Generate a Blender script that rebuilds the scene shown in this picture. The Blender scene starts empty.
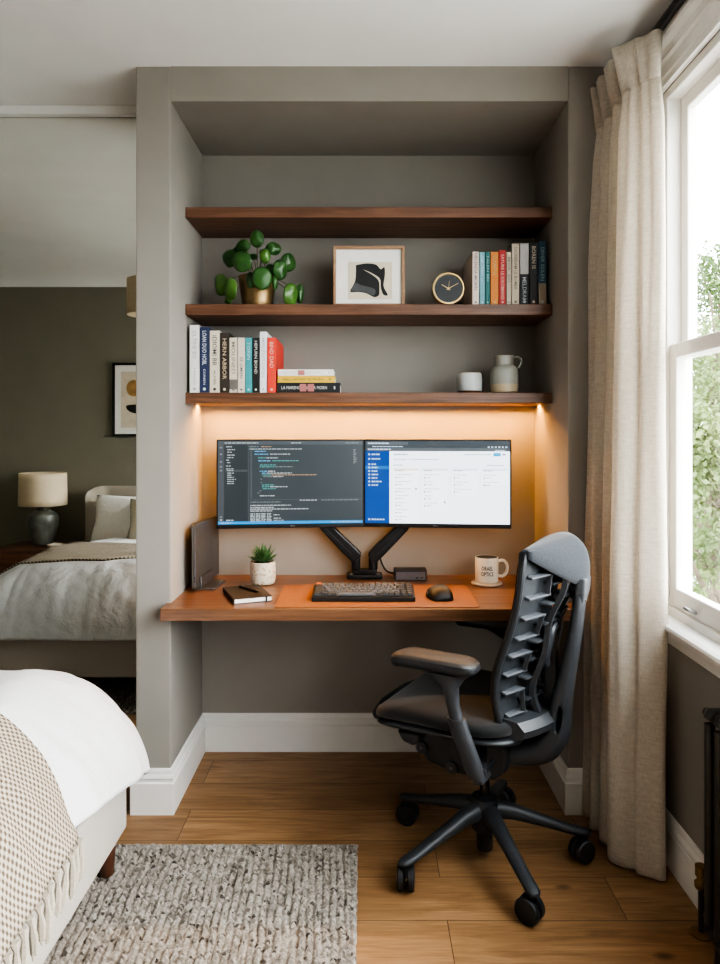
import bpy, bmesh, math, random
from mathutils import Vector, Matrix, Euler, noise
random.seed(7)
PI = math.pi
COL = bpy.context.scene.collection
SC = bpy.context.scene
HC = 1.35            # camera height

# ---------------------------------------------------------------- materials
def _nt(name):
    m = bpy.data.materials.new(name); m.use_nodes = True
    return m, m.node_tree, m.node_tree.nodes['Principled BSDF']

def N(nt, t, **kw):
    n = nt.nodes.new(t)
    for k, v in kw.items():
        if k in n.inputs: n.inputs[k].default_value = v
        else: setattr(n, k, v)
    return n

def L(nt, a, b): nt.links.new(a, b)

def rgb(c): return (c[0], c[1], c[2], 1.0)

def ramp(nt, src, stops):
    r = nt.nodes.new('ShaderNodeValToRGB')
    el = r.color_ramp.elements
    el[0].position, el[0].color = stops[0][0], rgb(stops[0][1])
    el[1].position, el[1].color = stops[-1][0], rgb(stops[-1][1])
    for p, c in stops[1:-1]:
        e = el.new(p); e.color = rgb(c)
    L(nt, src, r.inputs['Fac'])
    return r.outputs['Color']

def plain(name, c, rough=.5, metal=0, var=.06, scale=30, bump=0, spec=.5, coat=0, sheen=0):
    m, nt, p = _nt(name)
    tc = N(nt, 'ShaderNodeTexCoord')
    nz = N(nt, 'ShaderNodeTexNoise', Scale=scale, Detail=4.0)
    L(nt, tc.outputs['Object'], nz.inputs['Vector'])
    lo = [x * (1 - var) for x in c]; hi = [min(1, x * (1 + var)) for x in c]
    L(nt, ramp(nt, nz.outputs['Fac'], [(.3, lo), (.7, hi)]), p.inputs['Base Color'])
    p.inputs['Roughness'].default_value = rough
    p.inputs['Metallic'].default_value = metal
    p.inputs['Specular IOR Level'].default_value = spec
    p.inputs['Coat Weight'].default_value = coat
    p.inputs['Sheen Weight'].default_value = sheen
    if bump:
        b = N(nt, 'ShaderNodeBump', Strength=bump, Distance=.002)
        L(nt, nz.outputs['Fac'], b.inputs['Height']); L(nt, b.outputs['Normal'], p.inputs['Normal'])
    return m

def emis(name, c, s, base=(0, 0, 0), rough=.35):
    m, nt, p = _nt(name)
    p.inputs['Base Color'].default_value = rgb(base)
    p.inputs['Emission Color'].default_value = rgb(c)
    p.inputs['Emission Strength'].default_value = s
    p.inputs['Roughness'].default_value = rough
    return m

def wood(name, dark, mid, light, rough=.45, axis='X', scale=1.0, bump=.15, coat=0):
    m, nt, p = _nt(name)
    tc = N(nt, 'ShaderNodeTexCoord')
    mp = N(nt, 'ShaderNodeMapping')
    s = {'X': (1.2, 14, 14), 'Y': (14, 1.2, 14), 'Z': (14, 14, 1.2)}[axis]
    mp.inputs['Scale'].default_value = [v * scale for v in s]
    L(nt, tc.outputs['Object'], mp.inputs['Vector'])
    n1 = N(nt, 'ShaderNodeTexNoise', Scale=1.6, Detail=8.0, Roughness=.62, Distortion=1.1)
    L(nt, mp.outputs['Vector'], n1.inputs['Vector'])
    mp2 = N(nt, 'ShaderNodeMapping'); mp2.inputs['Scale'].default_value = [v * scale * (5 if v > 2 else 2) for v in s]
    L(nt, tc.outputs['Object'], mp2.inputs['Vector'])
    n2 = N(nt, 'ShaderNodeTexNoise', Scale=2.0, Detail=4.0)
    L(nt, mp2.outputs['Vector'], n2.inputs['Vector'])
    mx = N(nt, 'ShaderNodeMath', operation='MULTIPLY_ADD'); mx.inputs[1].default_value = .35
    L(nt, n2.outputs['Fac'], mx.inputs[0])
    ml = N(nt, 'ShaderNodeMath', operation='MULTIPLY'); ml.inputs[1].default_value = .68
    L(nt, n1.outputs['Fac'], ml.inputs[0]); L(nt, ml.outputs[0], mx.inputs[2])
    L(nt, ramp(nt, mx.outputs[0], [(.33, dark), (.5, mid), (.68, light)]), p.inputs['Base Color'])
    p.inputs['Roughness'].default_value = rough
    p.inputs['Coat Weight'].default_value = coat
    b = N(nt, 'ShaderNodeBump', Strength=bump, Distance=.002)
    L(nt, mx.outputs[0], b.inputs['Height']); L(nt, b.outputs['Normal'], p.inputs['Normal'])
    return m

def fabric(name, c1, c2, scale=400, rough=.9, bump=.3, uv=False, trans=0, big=.0, stretch=(1, 1, 1), sheen=.2):
    m, nt, p = _nt(name)
    tc = N(nt, 'ShaderNodeTexCoord')
    src = tc.outputs['UV' if uv else 'Object']
    mp = N(nt, 'ShaderNodeMapping'); mp.inputs['Scale'].default_value = stretch
    L(nt, src, mp.inputs['Vector'])
    nz = N(nt, 'ShaderNodeTexNoise', Scale=scale, Detail=3.0)
    L(nt, mp.outputs['Vector'], nz.inputs['Vector'])
    mp2 = N(nt, 'ShaderNodeMapping'); mp2.inputs['Scale'].default_value = (stretch[1], stretch[0], stretch[2] if stretch[2] != 1 else 1)
    L(nt, src, mp2.inputs['Vector'])
    nz2 = N(nt, 'ShaderNodeTexNoise', Scale=scale * .55, Detail=3.0)
    L(nt, mp2.outputs['Vector'], nz2.inputs['Vector'])
    ad = N(nt, 'ShaderNodeMath', operation='ADD'); L(nt, nz.outputs['Fac'], ad.inputs[0]); L(nt, nz2.outputs['Fac'], ad.inputs[1])
    hf = N(nt, 'ShaderNodeMath', operation='MULTIPLY'); hf.inputs[1].default_value = .5; L(nt, ad.outputs[0], hf.inputs[0])
    L(nt, ramp(nt, hf.outputs[0], [(.36, c1), (.64, c2)]), p.inputs['Base Color'])
    p.inputs['Roughness'].default_value = rough
    p.inputs['Sheen Weight'].default_value = sheen
    p.inputs['Specular IOR Level'].default_value = .2
    b = N(nt, 'ShaderNodeBump', Strength=bump, Distance=.0015)
    L(nt, hf.outputs[0], b.inputs['Height'])
    if big:
        nb = N(nt, 'ShaderNodeTexNoise', Scale=7.0, Detail=4.0, Roughness=.55, Distortion=.3)
        L(nt, src, nb.inputs['Vector'])
        b2 = N(nt, 'ShaderNodeBump', Strength=big, Distance=.03)
        L(nt, nb.outputs['Fac'], b2.inputs['Height']); L(nt, b2.outputs['Normal'], b.inputs['Normal'])
    L(nt, b.outputs['Normal'], p.inputs['Normal'])
    if trans:
        tr = N(nt, 'ShaderNodeBsdfTranslucent'); tr.inputs['Color'].default_value = rgb(c2)
        mix = N(nt, 'ShaderNodeMixShader'); mix.inputs['Fac'].default_value = trans
        L(nt, p.outputs[0], mix.inputs[1]); L(nt, tr.outputs[0], mix.inputs[2])
        L(nt, mix.outputs[0], nt.nodes['Material Output'].inputs['Surface'])
    return m

M = {}
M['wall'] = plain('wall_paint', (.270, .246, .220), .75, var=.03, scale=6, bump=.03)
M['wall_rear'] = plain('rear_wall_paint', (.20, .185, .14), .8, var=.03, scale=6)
M['ceiling'] = plain('ceiling_paint', (.82, .81, .80), .85, var=.02, scale=5)
M['trim'] = plain('white_trim', (.76, .735, .70), .4, var=.02, scale=8)
M['walnut'] = wood('walnut_shelf', (.060, .026, .0145), (.125, .056, .031), (.21, .10, .058), .42)
M['walnut_desk'] = wood('walnut_desk', (.075, .031, .016), (.145, .066, .033), (.22, .106, .056), .34, coat=.15)
M['walnut_leg'] = wood('walnut_leg', (.04, .016, .008), (.085, .033, .018), (.13, .05, .028), .4, axis='Z')
M['walnut_stand'] = wood('walnut_nightstand', (.06, .024, .013), (.12, .047, .026), (.18, .075, .042), .4)
M['oak_frame'] = wood('oak_frame', (.25, .14, .075), (.33, .19, .105), (.42, .26, .15), .5)
M['black_plastic'] = plain('black_plastic', (.012, .012, .013), .4, var=.1)
M['black_gloss'] = plain('black_gloss', (.008, .008, .009), .22, var=.1)
M['arm_black'] = plain('monitor_arm_black', (.010, .010, .011), .38, var=.1)
M['bezel'] = plain('monitor_bezel', (.008, .008, .009), .4, var=.1)
M['graphite'] = plain('chair_graphite', (.026, .028, .032), .48, var=.08, scale=60, bump=.05)
M['graphite_dark'] = plain('chair_dark_graphite', (.013, .014, .016), .5, var=.1, scale=60)
M['graphite_light'] = plain('chair_rib_grey', (.055, .059, .066), .45, var=.06, scale=60)
M['graphite_mid'] = plain('chair_bracket_grey', (.06, .064, .07), .45, var=.06, scale=60)
M['chair_fabric'] = fabric('chair_grey_fabric', (.015, .017, .021), (.038, .042, .048), scale=520, bump=.3)
M['seat_fabric'] = fabric('chair_black_fabric', (.009, .009, .0095), (.020, .0195, .0195), scale=600, bump=.2)
M['pad_top'] = plain('arm_pad_soft', (.042, .036, .032), .55, var=.08, scale=40)
M['rubber'] = plain('caster_rubber', (.012, .012, .013), .5)
M['steel'] = plain('brushed_steel', (.45, .45, .45), .3, metal=1)
M['white_linen'] = fabric('white_linen', (.54, .54, .545), (.64, .64, .645), scale=350, bump=.15, uv=True, big=.6, sheen=.1)
M['bed_fabric'] = fabric('bed_upholstery', (.40, .36, .31), (.52, .475, .42), scale=420, bump=.3)
M['headboard_fabric'] = fabric('headboard_upholstery', (.25, .215, .17), (.33, .29, .235), scale=420, bump=.3)
M['pillow_white'] = fabric('pillow_white', (.68, .65, .60), (.80, .77, .72), scale=200, bump=.4, big=.4)
M['pillow_beige'] = fabric('pillow_beige', (.42, .37, .28), (.52, .46, .36), scale=200, bump=.4, big=.3)
M['curtain'] = fabric('curtain_linen', (.50, .44, .37), (.74, .67, .58), scale=330, bump=.35, uv=True, trans=.33, stretch=(1, .16, 1))
M['tassel'] = fabric('throw_fringe', (.34, .29, .225), (.48, .42, .34), scale=500, bump=.5)
M['brass'] = plain('aged_brass', (.25, .165, .08), .46, metal=.9, var=.2, scale=25)
M['bright_brass'] = plain('polished_brass', (.72, .52, .25), .28, metal=1)
M['soil'] = plain('soil', (.03, .02, .013), .95, var=.4, scale=120, bump=.6)
M['leather'] = plain('tan_leather', (.25, .098, .040), .5, var=.1, scale=90, bump=.12)
M['key_dark'] = plain('keycap_dark', (.036, .038, .042), .55)
M['key_grey'] = plain('keycap_grey', (.095, .10, .11), .55)
M['key_orange'] = plain('keycap_orange', (.62, .17, .045), .5)
M['aluminium'] = plain('space_grey_aluminium', (.17, .165, .165), .38, metal=.85, var=.05)
M['dock'] = plain('dock_grey', (.17, .155, .16), .42, metal=.3)
M['notebook'] = plain('notebook_cover', (.018, .015, .014), .55, var=.15, scale=80, bump=.1)
M['paper'] = plain('paper', (.80, .77, .70), .85, var=.05, scale=200)
M['mug'] = plain('mug_glaze', (.74, .67, .55), .28, var=.03)
M['mug_inside'] = plain('mug_dark_glaze', (.012, .018, .022), .15)
M['ink'] = plain('dark_ink', (.02, .02, .022), .6)
M['coaster'] = plain('stone_coaster', (.46, .39, .32), .6, var=.12, scale=90)
M['clock_face'] = plain('clock_face', (.025, .027, .03), .5)
M['mat_board'] = plain('mat_board', (.74, .72, .68), .8, var=.02)
M['art_paper'] = plain('art_paper', (.60, .52, .41), .8, var=.06)
M['art_black'] = plain('art_black', (.016, .016, .017), .7, var=.1)
M['art_grey'] = plain('art_grey', (.075, .078, .082), .7, var=.1)
M['art_ochre'] = plain('art_ochre', (.36, .21, .08), .8, var=.2)
M['frame_black'] = plain('black_frame', (.008, .008, .008), .5)
M['lampshade'] = fabric('linen_lampshade', (.60, .49, .34), (.74, .63, .47), scale=260, bump=.25, trans=.25)
M['lamp_ceramic'] = plain('lamp_ceramic', (.12, .125, .108), .35, var=.35, scale=18, bump=.2)
M['radiator'] = plain('radiator_paint', (.030, .028, .028), .35, var=.08)
M['rod'] = plain('curtain_rod_black', (.012, .012, .013), .4)
M['cream_glaze'] = plain('cream_dish', (.62, .56, .46), .4)
M['led'] = emis('led_diffuser', (1.0, .47, .10), 160)
M['bark'] = plain('tree_bark', (.10, .075, .05), .9, var=.4, scale=12, bump=.6)
M['paving'] = plain('garden_ground', (.36, .36, .33), .95, var=.4, scale=3)  # grey paving, made pale to bounce daylight up to the ceiling
M['chrome'] = plain('chrome', (.75, .75, .75), .15, metal=1)

def leafmat(name, c1, c2, scale, rough=.35, trans=.25):
    m, nt, p = _nt(name)
    tc = N(nt, 'ShaderNodeTexCoord')
    nz = N(nt, 'ShaderNodeTexNoise', Scale=scale, Detail=3.0)
    L(nt, tc.outputs['Object'], nz.inputs['Vector'])
    col = ramp(nt, nz.outputs['Fac'], [(.3, c1), (.7, c2)])
    L(nt, col, p.inputs['Base Color']); p.inputs['Roughness'].default_value = rough
    tr = N(nt, 'ShaderNodeBsdfTranslucent'); L(nt, col, tr.inputs['Color'])
    mix = N(nt, 'ShaderNodeMixShader'); mix.inputs['Fac'].default_value = trans
    L(nt, p.outputs[0], mix.inputs[1]); L(nt, tr.outputs[0], mix.inputs[2])
    L(nt, mix.outputs[0], nt.nodes['Material Output'].inputs['Surface'])
    return m
M['leaf'] = leafmat('pilea_leaf', (.022, .075, .020), (.060, .165, .036), 22, .3)
M['leaf_light'] = leafmat('pilea_leaf_light', (.06, .15, .03), (.12, .26, .05), 22, .3)
M['stem'] = plain('pilea_stem', (.07, .06, .025), .6)
M['succulent'] = leafmat('succulent_leaf', (.030, .085, .030), (.085, .19, .060), 60, .4, .1)
M['tree_leaf'] = leafmat('tree_foliage', (.030, .062, .012), (.085, .135, .030), 2.5, .6, .3)
M['tree_leaf_pale'] = leafmat('tree_foliage_pale', (.060, .098, .024), (.15, .19, .065), 2.5, .6, .3)

# speckled stoneware
def stoneware(name, base, speck, amt=.62, rough=.5, split=None, lower=None):
    m, nt, p = _nt(name)
    tc = N(nt, 'ShaderNodeTexCoord')
    nz = N(nt, 'ShaderNodeTexNoise', Scale=70.0, Detail=6.0, Roughness=.75)
    L(nt, tc.outputs['Object'], nz.inputs['Vector'])
    col = ramp(nt, nz.outputs['Fac'], [(.42, base), (amt, base), (amt + .08, speck)])
    if split is not None:
        sx = N(nt, 'ShaderNodeSeparateXYZ'); L(nt, tc.outputs['Object'], sx.inputs[0])
        gt = N(nt, 'ShaderNodeMath', operation='GREATER_THAN'); gt.inputs[1].default_value = split
        L(nt, sx.outputs['Z'], gt.inputs[0])
        mx = N(nt, 'ShaderNodeMix', data_type='RGBA'); L(nt, gt.outputs[0], mx.inputs[0])
        mx.inputs[6].default_value = rgb(lower); L(nt, col, mx.inputs[7]); col = mx.outputs[2]
    L(nt, col, p.inputs['Base Color']); p.inputs['Roughness'].default_value = rough
    return m
M['pot_stone'] = stoneware('speckled_pot', (.62, .54, .43), (.36, .25, .15), .52, .6)
M['jug'] = stoneware('jug_glaze', (.30, .30, .265), (.24, .22, .19), .6, .35, split=.036, lower=(.46, .37, .25))
M['cup'] = stoneware('cup_glaze', (.42, .44, .43), (.28, .27, .25), .6, .3, split=.010, lower=(.12, .055, .03))

# oak floor planks
def floor_mat():
    m, nt, p = _nt('oak_floor')
    tc = N(nt, 'ShaderNodeTexCoord')
    mp = N(nt, 'ShaderNodeMapping'); mp.inputs['Location'].default_value = (.62, -2.128 + .19 * 20, 0)
    L(nt, tc.outputs['Object'], mp.inputs['Vector'])
    br = N(nt, 'ShaderNodeTexBrick', offset=.37, offset_frequency=2, squash=1.0)
    br.inputs['Scale'].default_value = 1; br.inputs['Brick Width'].default_value = 1.35; br.inputs['Row Height'].default_value = .19
    br.inputs['Mortar Size'].default_value = .0012; br.inputs['Mortar Smooth'].default_value = .2
    br.inputs['Color1'].default_value = rgb((0, 0, 0)); br.inputs['Color2'].default_value = rgb((1, 1, 1)); br.inputs['Mortar'].default_value = rgb((.5, .5, .5))
    L(nt, mp.outputs['Vector'], br.inputs['Vector'])
    sp = N(nt, 'ShaderNodeVectorMath', operation='MULTIPLY_ADD')
    L(nt, br.outputs['Color'], sp.inputs[0]); sp.inputs[1].default_value = (7.3, 3.1, 2.0); L(nt, tc.outputs['Object'], sp.inputs[2])
    m2 = N(nt, 'ShaderNodeMapping'); m2.inputs['Scale'].default_value = (1.3, 11, 1); L(nt, sp.outputs[0], m2.inputs['Vector'])
    g = N(nt, 'ShaderNodeTexNoise', Scale=1.8, Detail=9.0, Roughness=.62, Distortion=1.4); L(nt, m2.outputs['Vector'], g.inputs['Vector'])
    m3 = N(nt, 'ShaderNodeMapping'); m3.inputs['Scale'].default_value = (5, 120, 1); L(nt, sp.outputs[0], m3.inputs['Vector'])
    g2 = N(nt, 'ShaderNodeTexNoise', Scale=1.5, Detail=3.0); L(nt, m3.outputs['Vector'], g2.inputs['Vector'])
    a = N(nt, 'ShaderNodeMath', operation='MULTIPLY_ADD'); a.inputs[1].default_value = .3; L(nt, g2.outputs['Fac'], a.inputs[0])
    b_ = N(nt, 'ShaderNodeMath', operation='MULTIPLY'); b_.inputs[1].default_value = .7; L(nt, g.outputs['Fac'], b_.inputs[0]); L(nt, b_.outputs[0], a.inputs[2])
    col = ramp(nt, a.outputs[0], [(.30, (.185, .092, .038)), (.5, (.34, .19, .090)), (.70, (.47, .285, .150))])
    # knots
    mk = N(nt, 'ShaderNodeMapping'); mk.inputs['Scale'].default_value = (1.6, 3.4, 1); L(nt, sp.outputs[0], mk.inputs['Vector'])
    vo = N(nt, 'ShaderNodeTexVoronoi', Scale=1.3); L(nt, mk.outputs['Vector'], vo.inputs['Vector'])
    kr = ramp(nt, vo.outputs['Distance'], [(.0, (.12, .12, .12)), (.03, (.35, .3, .28)), (.075, (1, 1, 1))])
    mm = N(nt, 'ShaderNodeMix', data_type='RGBA', blend_type='MULTIPLY'); mm.inputs[0].default_value = .85
    L(nt, col, mm.inputs[6]); L(nt, kr, mm.inputs[7])
    # plank tint
    tv = ramp(nt, br.outputs['Color'], [(0, (.74, .71, .68)), (1, (1.0, 1.0, 1.0))])
    m4 = N(nt, 'ShaderNodeMix', data_type='RGBA', blend_type='MULTIPLY'); m4.inputs[0].default_value = 1
    L(nt, mm.outputs[2], m4.inputs[6]); L(nt, tv, m4.inputs[7])
    m5 = N(nt, 'ShaderNodeMix', data_type='RGBA'); L(nt, br.outputs['Fac'], m5.inputs[0])
    L(nt, m4.outputs[2], m5.inputs[6]); m5.inputs[7].default_value = rgb((.055, .025, .010))
    L(nt, m5.outputs[2], p.inputs['Base Color'])
    p.inputs['Roughness'].default_value = .42
    bp = N(nt, 'ShaderNodeBump', Strength=.12, Distance=.002); L(nt, a.outputs[0], bp.inputs['Height'])
    L(nt, bp.outputs['Normal'], p.inputs['Normal'])
    return m
M['floor'] = floor_mat()

def rug_mat():
    m, nt, p = _nt('rug_wool')
    tc = N(nt, 'ShaderNodeTexCoord')
    vo = N(nt, 'ShaderNodeTexVoronoi', Scale=95.0); L(nt, tc.outputs['Object'], vo.inputs['Vector'])
    sp = N(nt, 'ShaderNodeSeparateColor'); L(nt, vo.outputs['Color'], sp.inputs[0])
    c = ramp(nt, sp.outputs[0], [(.0, (.075, .062, .052)), (.07, (.18, .15, .125)), (.28, (.31, .27, .23)), (.7, (.40, .355, .305)), (1, (.49, .44, .385))])
    nz = N(nt, 'ShaderNodeTexNoise', Scale=420.0, Detail=3.0); L(nt, tc.outputs['Object'], nz.inputs['Vector'])
    nr = ramp(nt, nz.outputs['Fac'], [(.3, (.45, .44, .43)), (.7, (1, 1, 1))])
    mm = N(nt, 'ShaderNodeMix', data_type='RGBA', blend_type='MULTIPLY'); mm.inputs[0].default_value = 1
    L(nt, c, mm.inputs[6]); L(nt, nr, mm.inputs[7]); L(nt, mm.outputs[2], p.inputs['Base Color'])
    p.inputs['Roughness'].default_value = .95; p.inputs['Sheen Weight'].default_value = .2
    p.inputs['Specular IOR Level'].default_value = .1
    b = N(nt, 'ShaderNodeBump', Strength=.5, Distance=.002); L(nt, nz.outputs['Fac'], b.inputs['Height']); L(nt, b.outputs['Normal'], p.inputs['Normal'])
    return m
M['rug'] = rug_mat()

def throw_mat():
    m, nt, p = _nt('throw_weave')
    tc = N(nt, 'ShaderNodeTexCoord')
    mp = N(nt, 'ShaderNodeMapping'); mp.inputs['Rotation'].default_value = (0, 0, PI / 4)
    L(nt, tc.outputs['UV'], mp.inputs['Vector'])
    sx = N(nt, 'ShaderNodeSeparateXYZ'); L(nt, mp.outputs['Vector'], sx.inputs[0])
    k = 2 * PI / .0125
    s = []
    for ax in 'XY':
        mu = N(nt, 'ShaderNodeMath', operation='MULTIPLY'); mu.inputs[1].default_value = k; L(nt, sx.outputs[ax], mu.inputs[0])
        si = N(nt, 'ShaderNodeMath', operation='SINE'); L(nt, mu.outputs[0], si.inputs[0]); s.append(si)
    mn = N(nt, 'ShaderNodeMath', operation='ADD'); L(nt, s[0].outputs[0], mn.inputs[0]); L(nt, s[1].outputs[0], mn.inputs[1])
    h = N(nt, 'ShaderNodeMath', operation='MULTIPLY_ADD'); h.inputs[1].default_value = .25; h.inputs[2].default_value = .5; L(nt, mn.outputs[0], h.inputs[0])
    L(nt, ramp(nt, h.outputs[0], [(.22, (.115, .086, .062)), (.46, (.31, .26, .205)), (.70, (.43, .375, .305))]), p.inputs['Base Color'])
    p.inputs['Roughness'].default_value = .95; p.inputs['Specular IOR Level'].default_value = .1
    b = N(nt, 'ShaderNodeBump', Strength=.7, Distance=.004); L(nt, h.outputs[0], b.inputs['Height']); L(nt, b.outputs['Normal'], p.inputs['Normal'])
    return m
M['throw'] = throw_mat()

def back_mesh_mat():
    m, nt, p = _nt('chair_back_mesh')
    tc = N(nt, 'ShaderNodeTexCoord')
    ck = N(nt, 'ShaderNodeTexBrick', offset=0.0, squash=1.0)
    ck.inputs['Scale'].default_value = 1; ck.inputs['Brick Width'].default_value = .022; ck.inputs['Row Height'].default_value = .022
    ck.inputs['Mortar Size'].default_value = .0016
    ck.inputs['Color1'].default_value = rgb((.009, .011, .0135)); ck.inputs['Color2'].default_value = rgb((.018, .021, .025)); ck.inputs['Mortar'].default_value = rgb((.012, .014, .016))
    L(nt, tc.outputs['UV'], ck.inputs['Vector'])
    L(nt, ck.outputs['Color'], p.inputs['Base Color']); p.inputs['Roughness'].default_value = .6
    return m
M['back_mesh'] = back_mesh_mat()

def mirror_mat():
    m, nt, p = _nt('mirror_silver')
    nz = N(nt, 'ShaderNodeTexNoise', Scale=.8); r = ramp(nt, nz.outputs['Fac'], [(.3, (.90, .905, .875)), (.7, (.92, .925, .895))])
    L(nt, r, p.inputs['Base Color'])
    p.inputs['Metallic'].default_value = 1; p.inputs['Roughness'].default_value = .012
    return m
M['mirror'] = mirror_mat()

def glass_mat():
    m, nt, p = _nt('window_glass')
    tr = N(nt, 'ShaderNodeBsdfTransparent'); tr.inputs['Color'].default_value = (.96, .97, .96, 1)
    gl = N(nt, 'ShaderNodeBsdfGlossy'); gl.inputs['Roughness'].default_value = .02
    mx = N(nt, 'ShaderNodeMixShader'); mx.inputs[0].default_value = .05; L(nt, tr.outputs[0], mx.inputs[1]); L(nt, gl.outputs[0], mx.inputs[2])
    L(nt, mx.outputs[0], nt.nodes['Material Output'].inputs['Surface'])
    return m
M['glass'] = glass_mat()

# ---------------------------------------------------------------- mesh helpers
class MB:
    def __init__(s): s.bm = bmesh.new(); s.uv = None
    def box(s, lo, hi, mat=None):
        x0, y0, z0 = lo; x1, y1, z1 = hi
        v = [s.bm.verts.new(p) for p in [(x0,y0,z0),(x1,y0,z0),(x1,y1,z0),(x0,y1,z0),(x0,y0,z1),(x1,y0,z1),(x1,y1,z1),(x0,y1,z1)]]
        if mat is not None:
            for q in v: q.co = mat @ q.co
        for f in [(3,2,1,0),(4,5,6,7),(0,1,5,4),(1,2,6,5),(2,3,7,6),(3,0,4,7)]:
            s.bm.faces.new([v[i] for i in f])
        return s
    def cbox(s, c, size, rot=None):
        m = Matrix.Translation(c) @ (Euler(rot).to_matrix().to_4x4() if rot else Matrix.Identity(4))
        h = [k / 2 for k in size]
        return s.box((-h[0], -h[1], -h[2]), (h[0], h[1], h[2]), m)
    def loft(s, rings, cap=True, closed=False):
        R = [[s.bm.verts.new(p) for p in r] for r in rings]
        n = len(R[0]); k = len(R)
        for i in range(k if closed else k - 1):
            a, b = R[i], R[(i + 1) % k]
            for j in range(n):
                s.bm.faces.new((a[j], a[(j+1) % n], b[(j+1) % n], b[j]))
        if cap and not closed:
            s.bm.faces.new(list(reversed(R[0]))); s.bm.faces.new(R[-1])
        return s
    def lathe(s, prof, n=32, c=(0, 0, 0), mat=None):
        rings = []
        for r, z in prof:
            ring = [Vector((c[0] + r*math.cos(2*PI*j/n), c[1] + r*math.sin(2*PI*j/n), c[2] + z)) for j in range(n)]
            if mat is not None: ring = [mat @ p for p in ring]
            rings.append(ring)
        return s.loft(rings)
    def cyl(s, p0, p1, r0, r1=None, n=20):
        return s.tube([p0, p1], [r0, r0 if r1 is None else r1], n)
    def tube(s, pts, rad, n=10, closed=False, sx=1.0):
        pts = [Vector(p) for p in pts]
        if not isinstance(rad, (list, tuple)): rad = [rad] * len(pts)
        k = len(pts); rings = []; up = None
        for i, p in enumerate(pts):
            if closed: t = pts[(i+1) % k] - pts[i-1]
            else: t = pts[min(i+1, k-1)] - pts[max(i-1, 0)]
            t.normalize()
            if up is None:
                up = Vector((0, 0, 1)) if abs(t.z) < .9 else Vector((1, 0, 0))
            a = t.cross(up)
            if a.length < 1e-6: a = t.orthogonal()
            a.normalize(); b = a.cross(t).normalized(); up = b
            rings.append([p + rad[i] * (a * math.cos(2*PI*j/n) * sx + b * math.sin(2*PI*j/n)) for j in range(n)])
        return s.loft(rings, closed=closed)
    def prism(s, outline, axis, d0, d1):
        def P(q, d):
            if axis == 'X': return (d, q[0], q[1])
            if axis == 'Y': return (q[0], d, q[1])
            return (q[0], q[1], d)
        return s.loft([[P(q, d0) for q in outline], [P(q, d1) for q in outline]])
    def grid(s, nu, nv, fn, uvfn=None):
        V = [[s.bm.verts.new(fn(i / nu, j / nv)) for j in range(nv + 1)] for i in range(nu + 1)]
        if uvfn and s.uv is None: s.uv = s.bm.loops.layers.uv.new('UVMap')
        for i in range(nu):
            for j in range(nv):
                f = s.bm.faces.new((V[i][j], V[i+1][j], V[i+1][j+1], V[i][j+1]))
                if uvfn:
                    for lp, (a, b) in zip(f.loops, ((i, j), (i+1, j), (i+1, j+1), (i, j+1))):
                        lp[s.uv].uv = uvfn(a / nu, b / nv)
        return s
    def sphere(s, c, r, nu=16, nv=10):
        rx, ry, rz = r if isinstance(r, (tuple, list)) else (r, r, r)
        prof = []
        rings = []
        for i in range(1, nv):
            t = PI * i / nv - PI / 2
            rings.append([(c[0] + rx*math.cos(t)*math.cos(2*PI*j/nu), c[1] + ry*math.cos(t)*math.sin(2*PI*j/nu), c[2] + rz*math.sin(t)) for j in range(nu)])
        return s.loft(rings)
    def build(s, name, m, parent=None, smooth=True, bevel=0, seg=2, solid=0, sub=0, ang=35, soff=0):
        bmesh.ops.recalc_face_normals(s.bm, faces=s.bm.faces[:])
        me = bpy.data.meshes.new(name); s.bm.to_mesh(me); s.bm.free()
        ms = m if isinstance(m, (list, tuple)) else [m]
        for q in ms: me.materials.append(M[q] if isinstance(q, str) else q)
        o = bpy.data.objects.new(name, me); COL.objects.link(o)
        if parent is not None: o.parent = parent
        if smooth:
            me.polygons.foreach_set('use_smooth', [True] * len(me.polygons))
            try: me.set_sharp_from_angle(angle=math.radians(ang))
            except Exception: pass
        if bevel:
            b = o.modifiers.new('bevel', 'BEVEL'); b.width = bevel; b.segments = seg; b.limit_method = 'ANGLE'; b.angle_limit = math.radians(40)
            b.harden_normals = False
        if solid:
            q = o.modifiers.new('solid', 'SOLIDIFY'); q.thickness = solid; q.offset = soff
        if sub:
            q = o.modifiers.new('sub', 'SUBSURF'); q.levels = sub; q.render_levels = sub
        return o

def empty(name, loc, rotz=0):
    e = bpy.data.objects.new(name, None); COL.objects.link(e)
    e.location = loc; e.rotation_euler = (0, 0, rotz); e.empty_display_size = .05
    return e
def tag(o, label, cat, group=None, kind=None):
    o['label'] = label; o['category'] = cat
    if group: o['group'] = group
    if kind: o['kind'] = kind
    return o
def thing(name, label, cat, loc=(0, 0, 0), rotz=0, group=None):
    return tag(empty(name, loc, rotz), label, cat, group)
def struct(name, mb, m, parent=None, **k):
    o = mb.build(name, m, parent, **k)
    if parent is None: o['kind'] = 'structure'
    return o
def dup(root, loc, rotz, label, name=None):
    r = root.copy(); COL.objects.link(r); r.location = loc; r.rotation_euler = (0, 0, rotz); r['label'] = label
    for ch in list(root.children):
        c = ch.copy(); COL.objects.link(c); c.parent = r
        for g in ch.children:
            d = g.copy(); COL.objects.link(d); d.parent = c
    return r
def freeze(o):
    """apply modifiers so that what is left is one plain mesh"""
    dg = bpy.context.evaluated_depsgraph_get()
    me = bpy.data.meshes.new_from_object(o.evaluated_get(dg))
    o.modifiers.clear(); old = o.data; o.data = me; bpy.data.meshes.remove(old)
def at(px, py, Y):
    return Vector(((px - 364) / 700 * Y, Y, HC - (py - 433) / 700 * Y))
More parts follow.
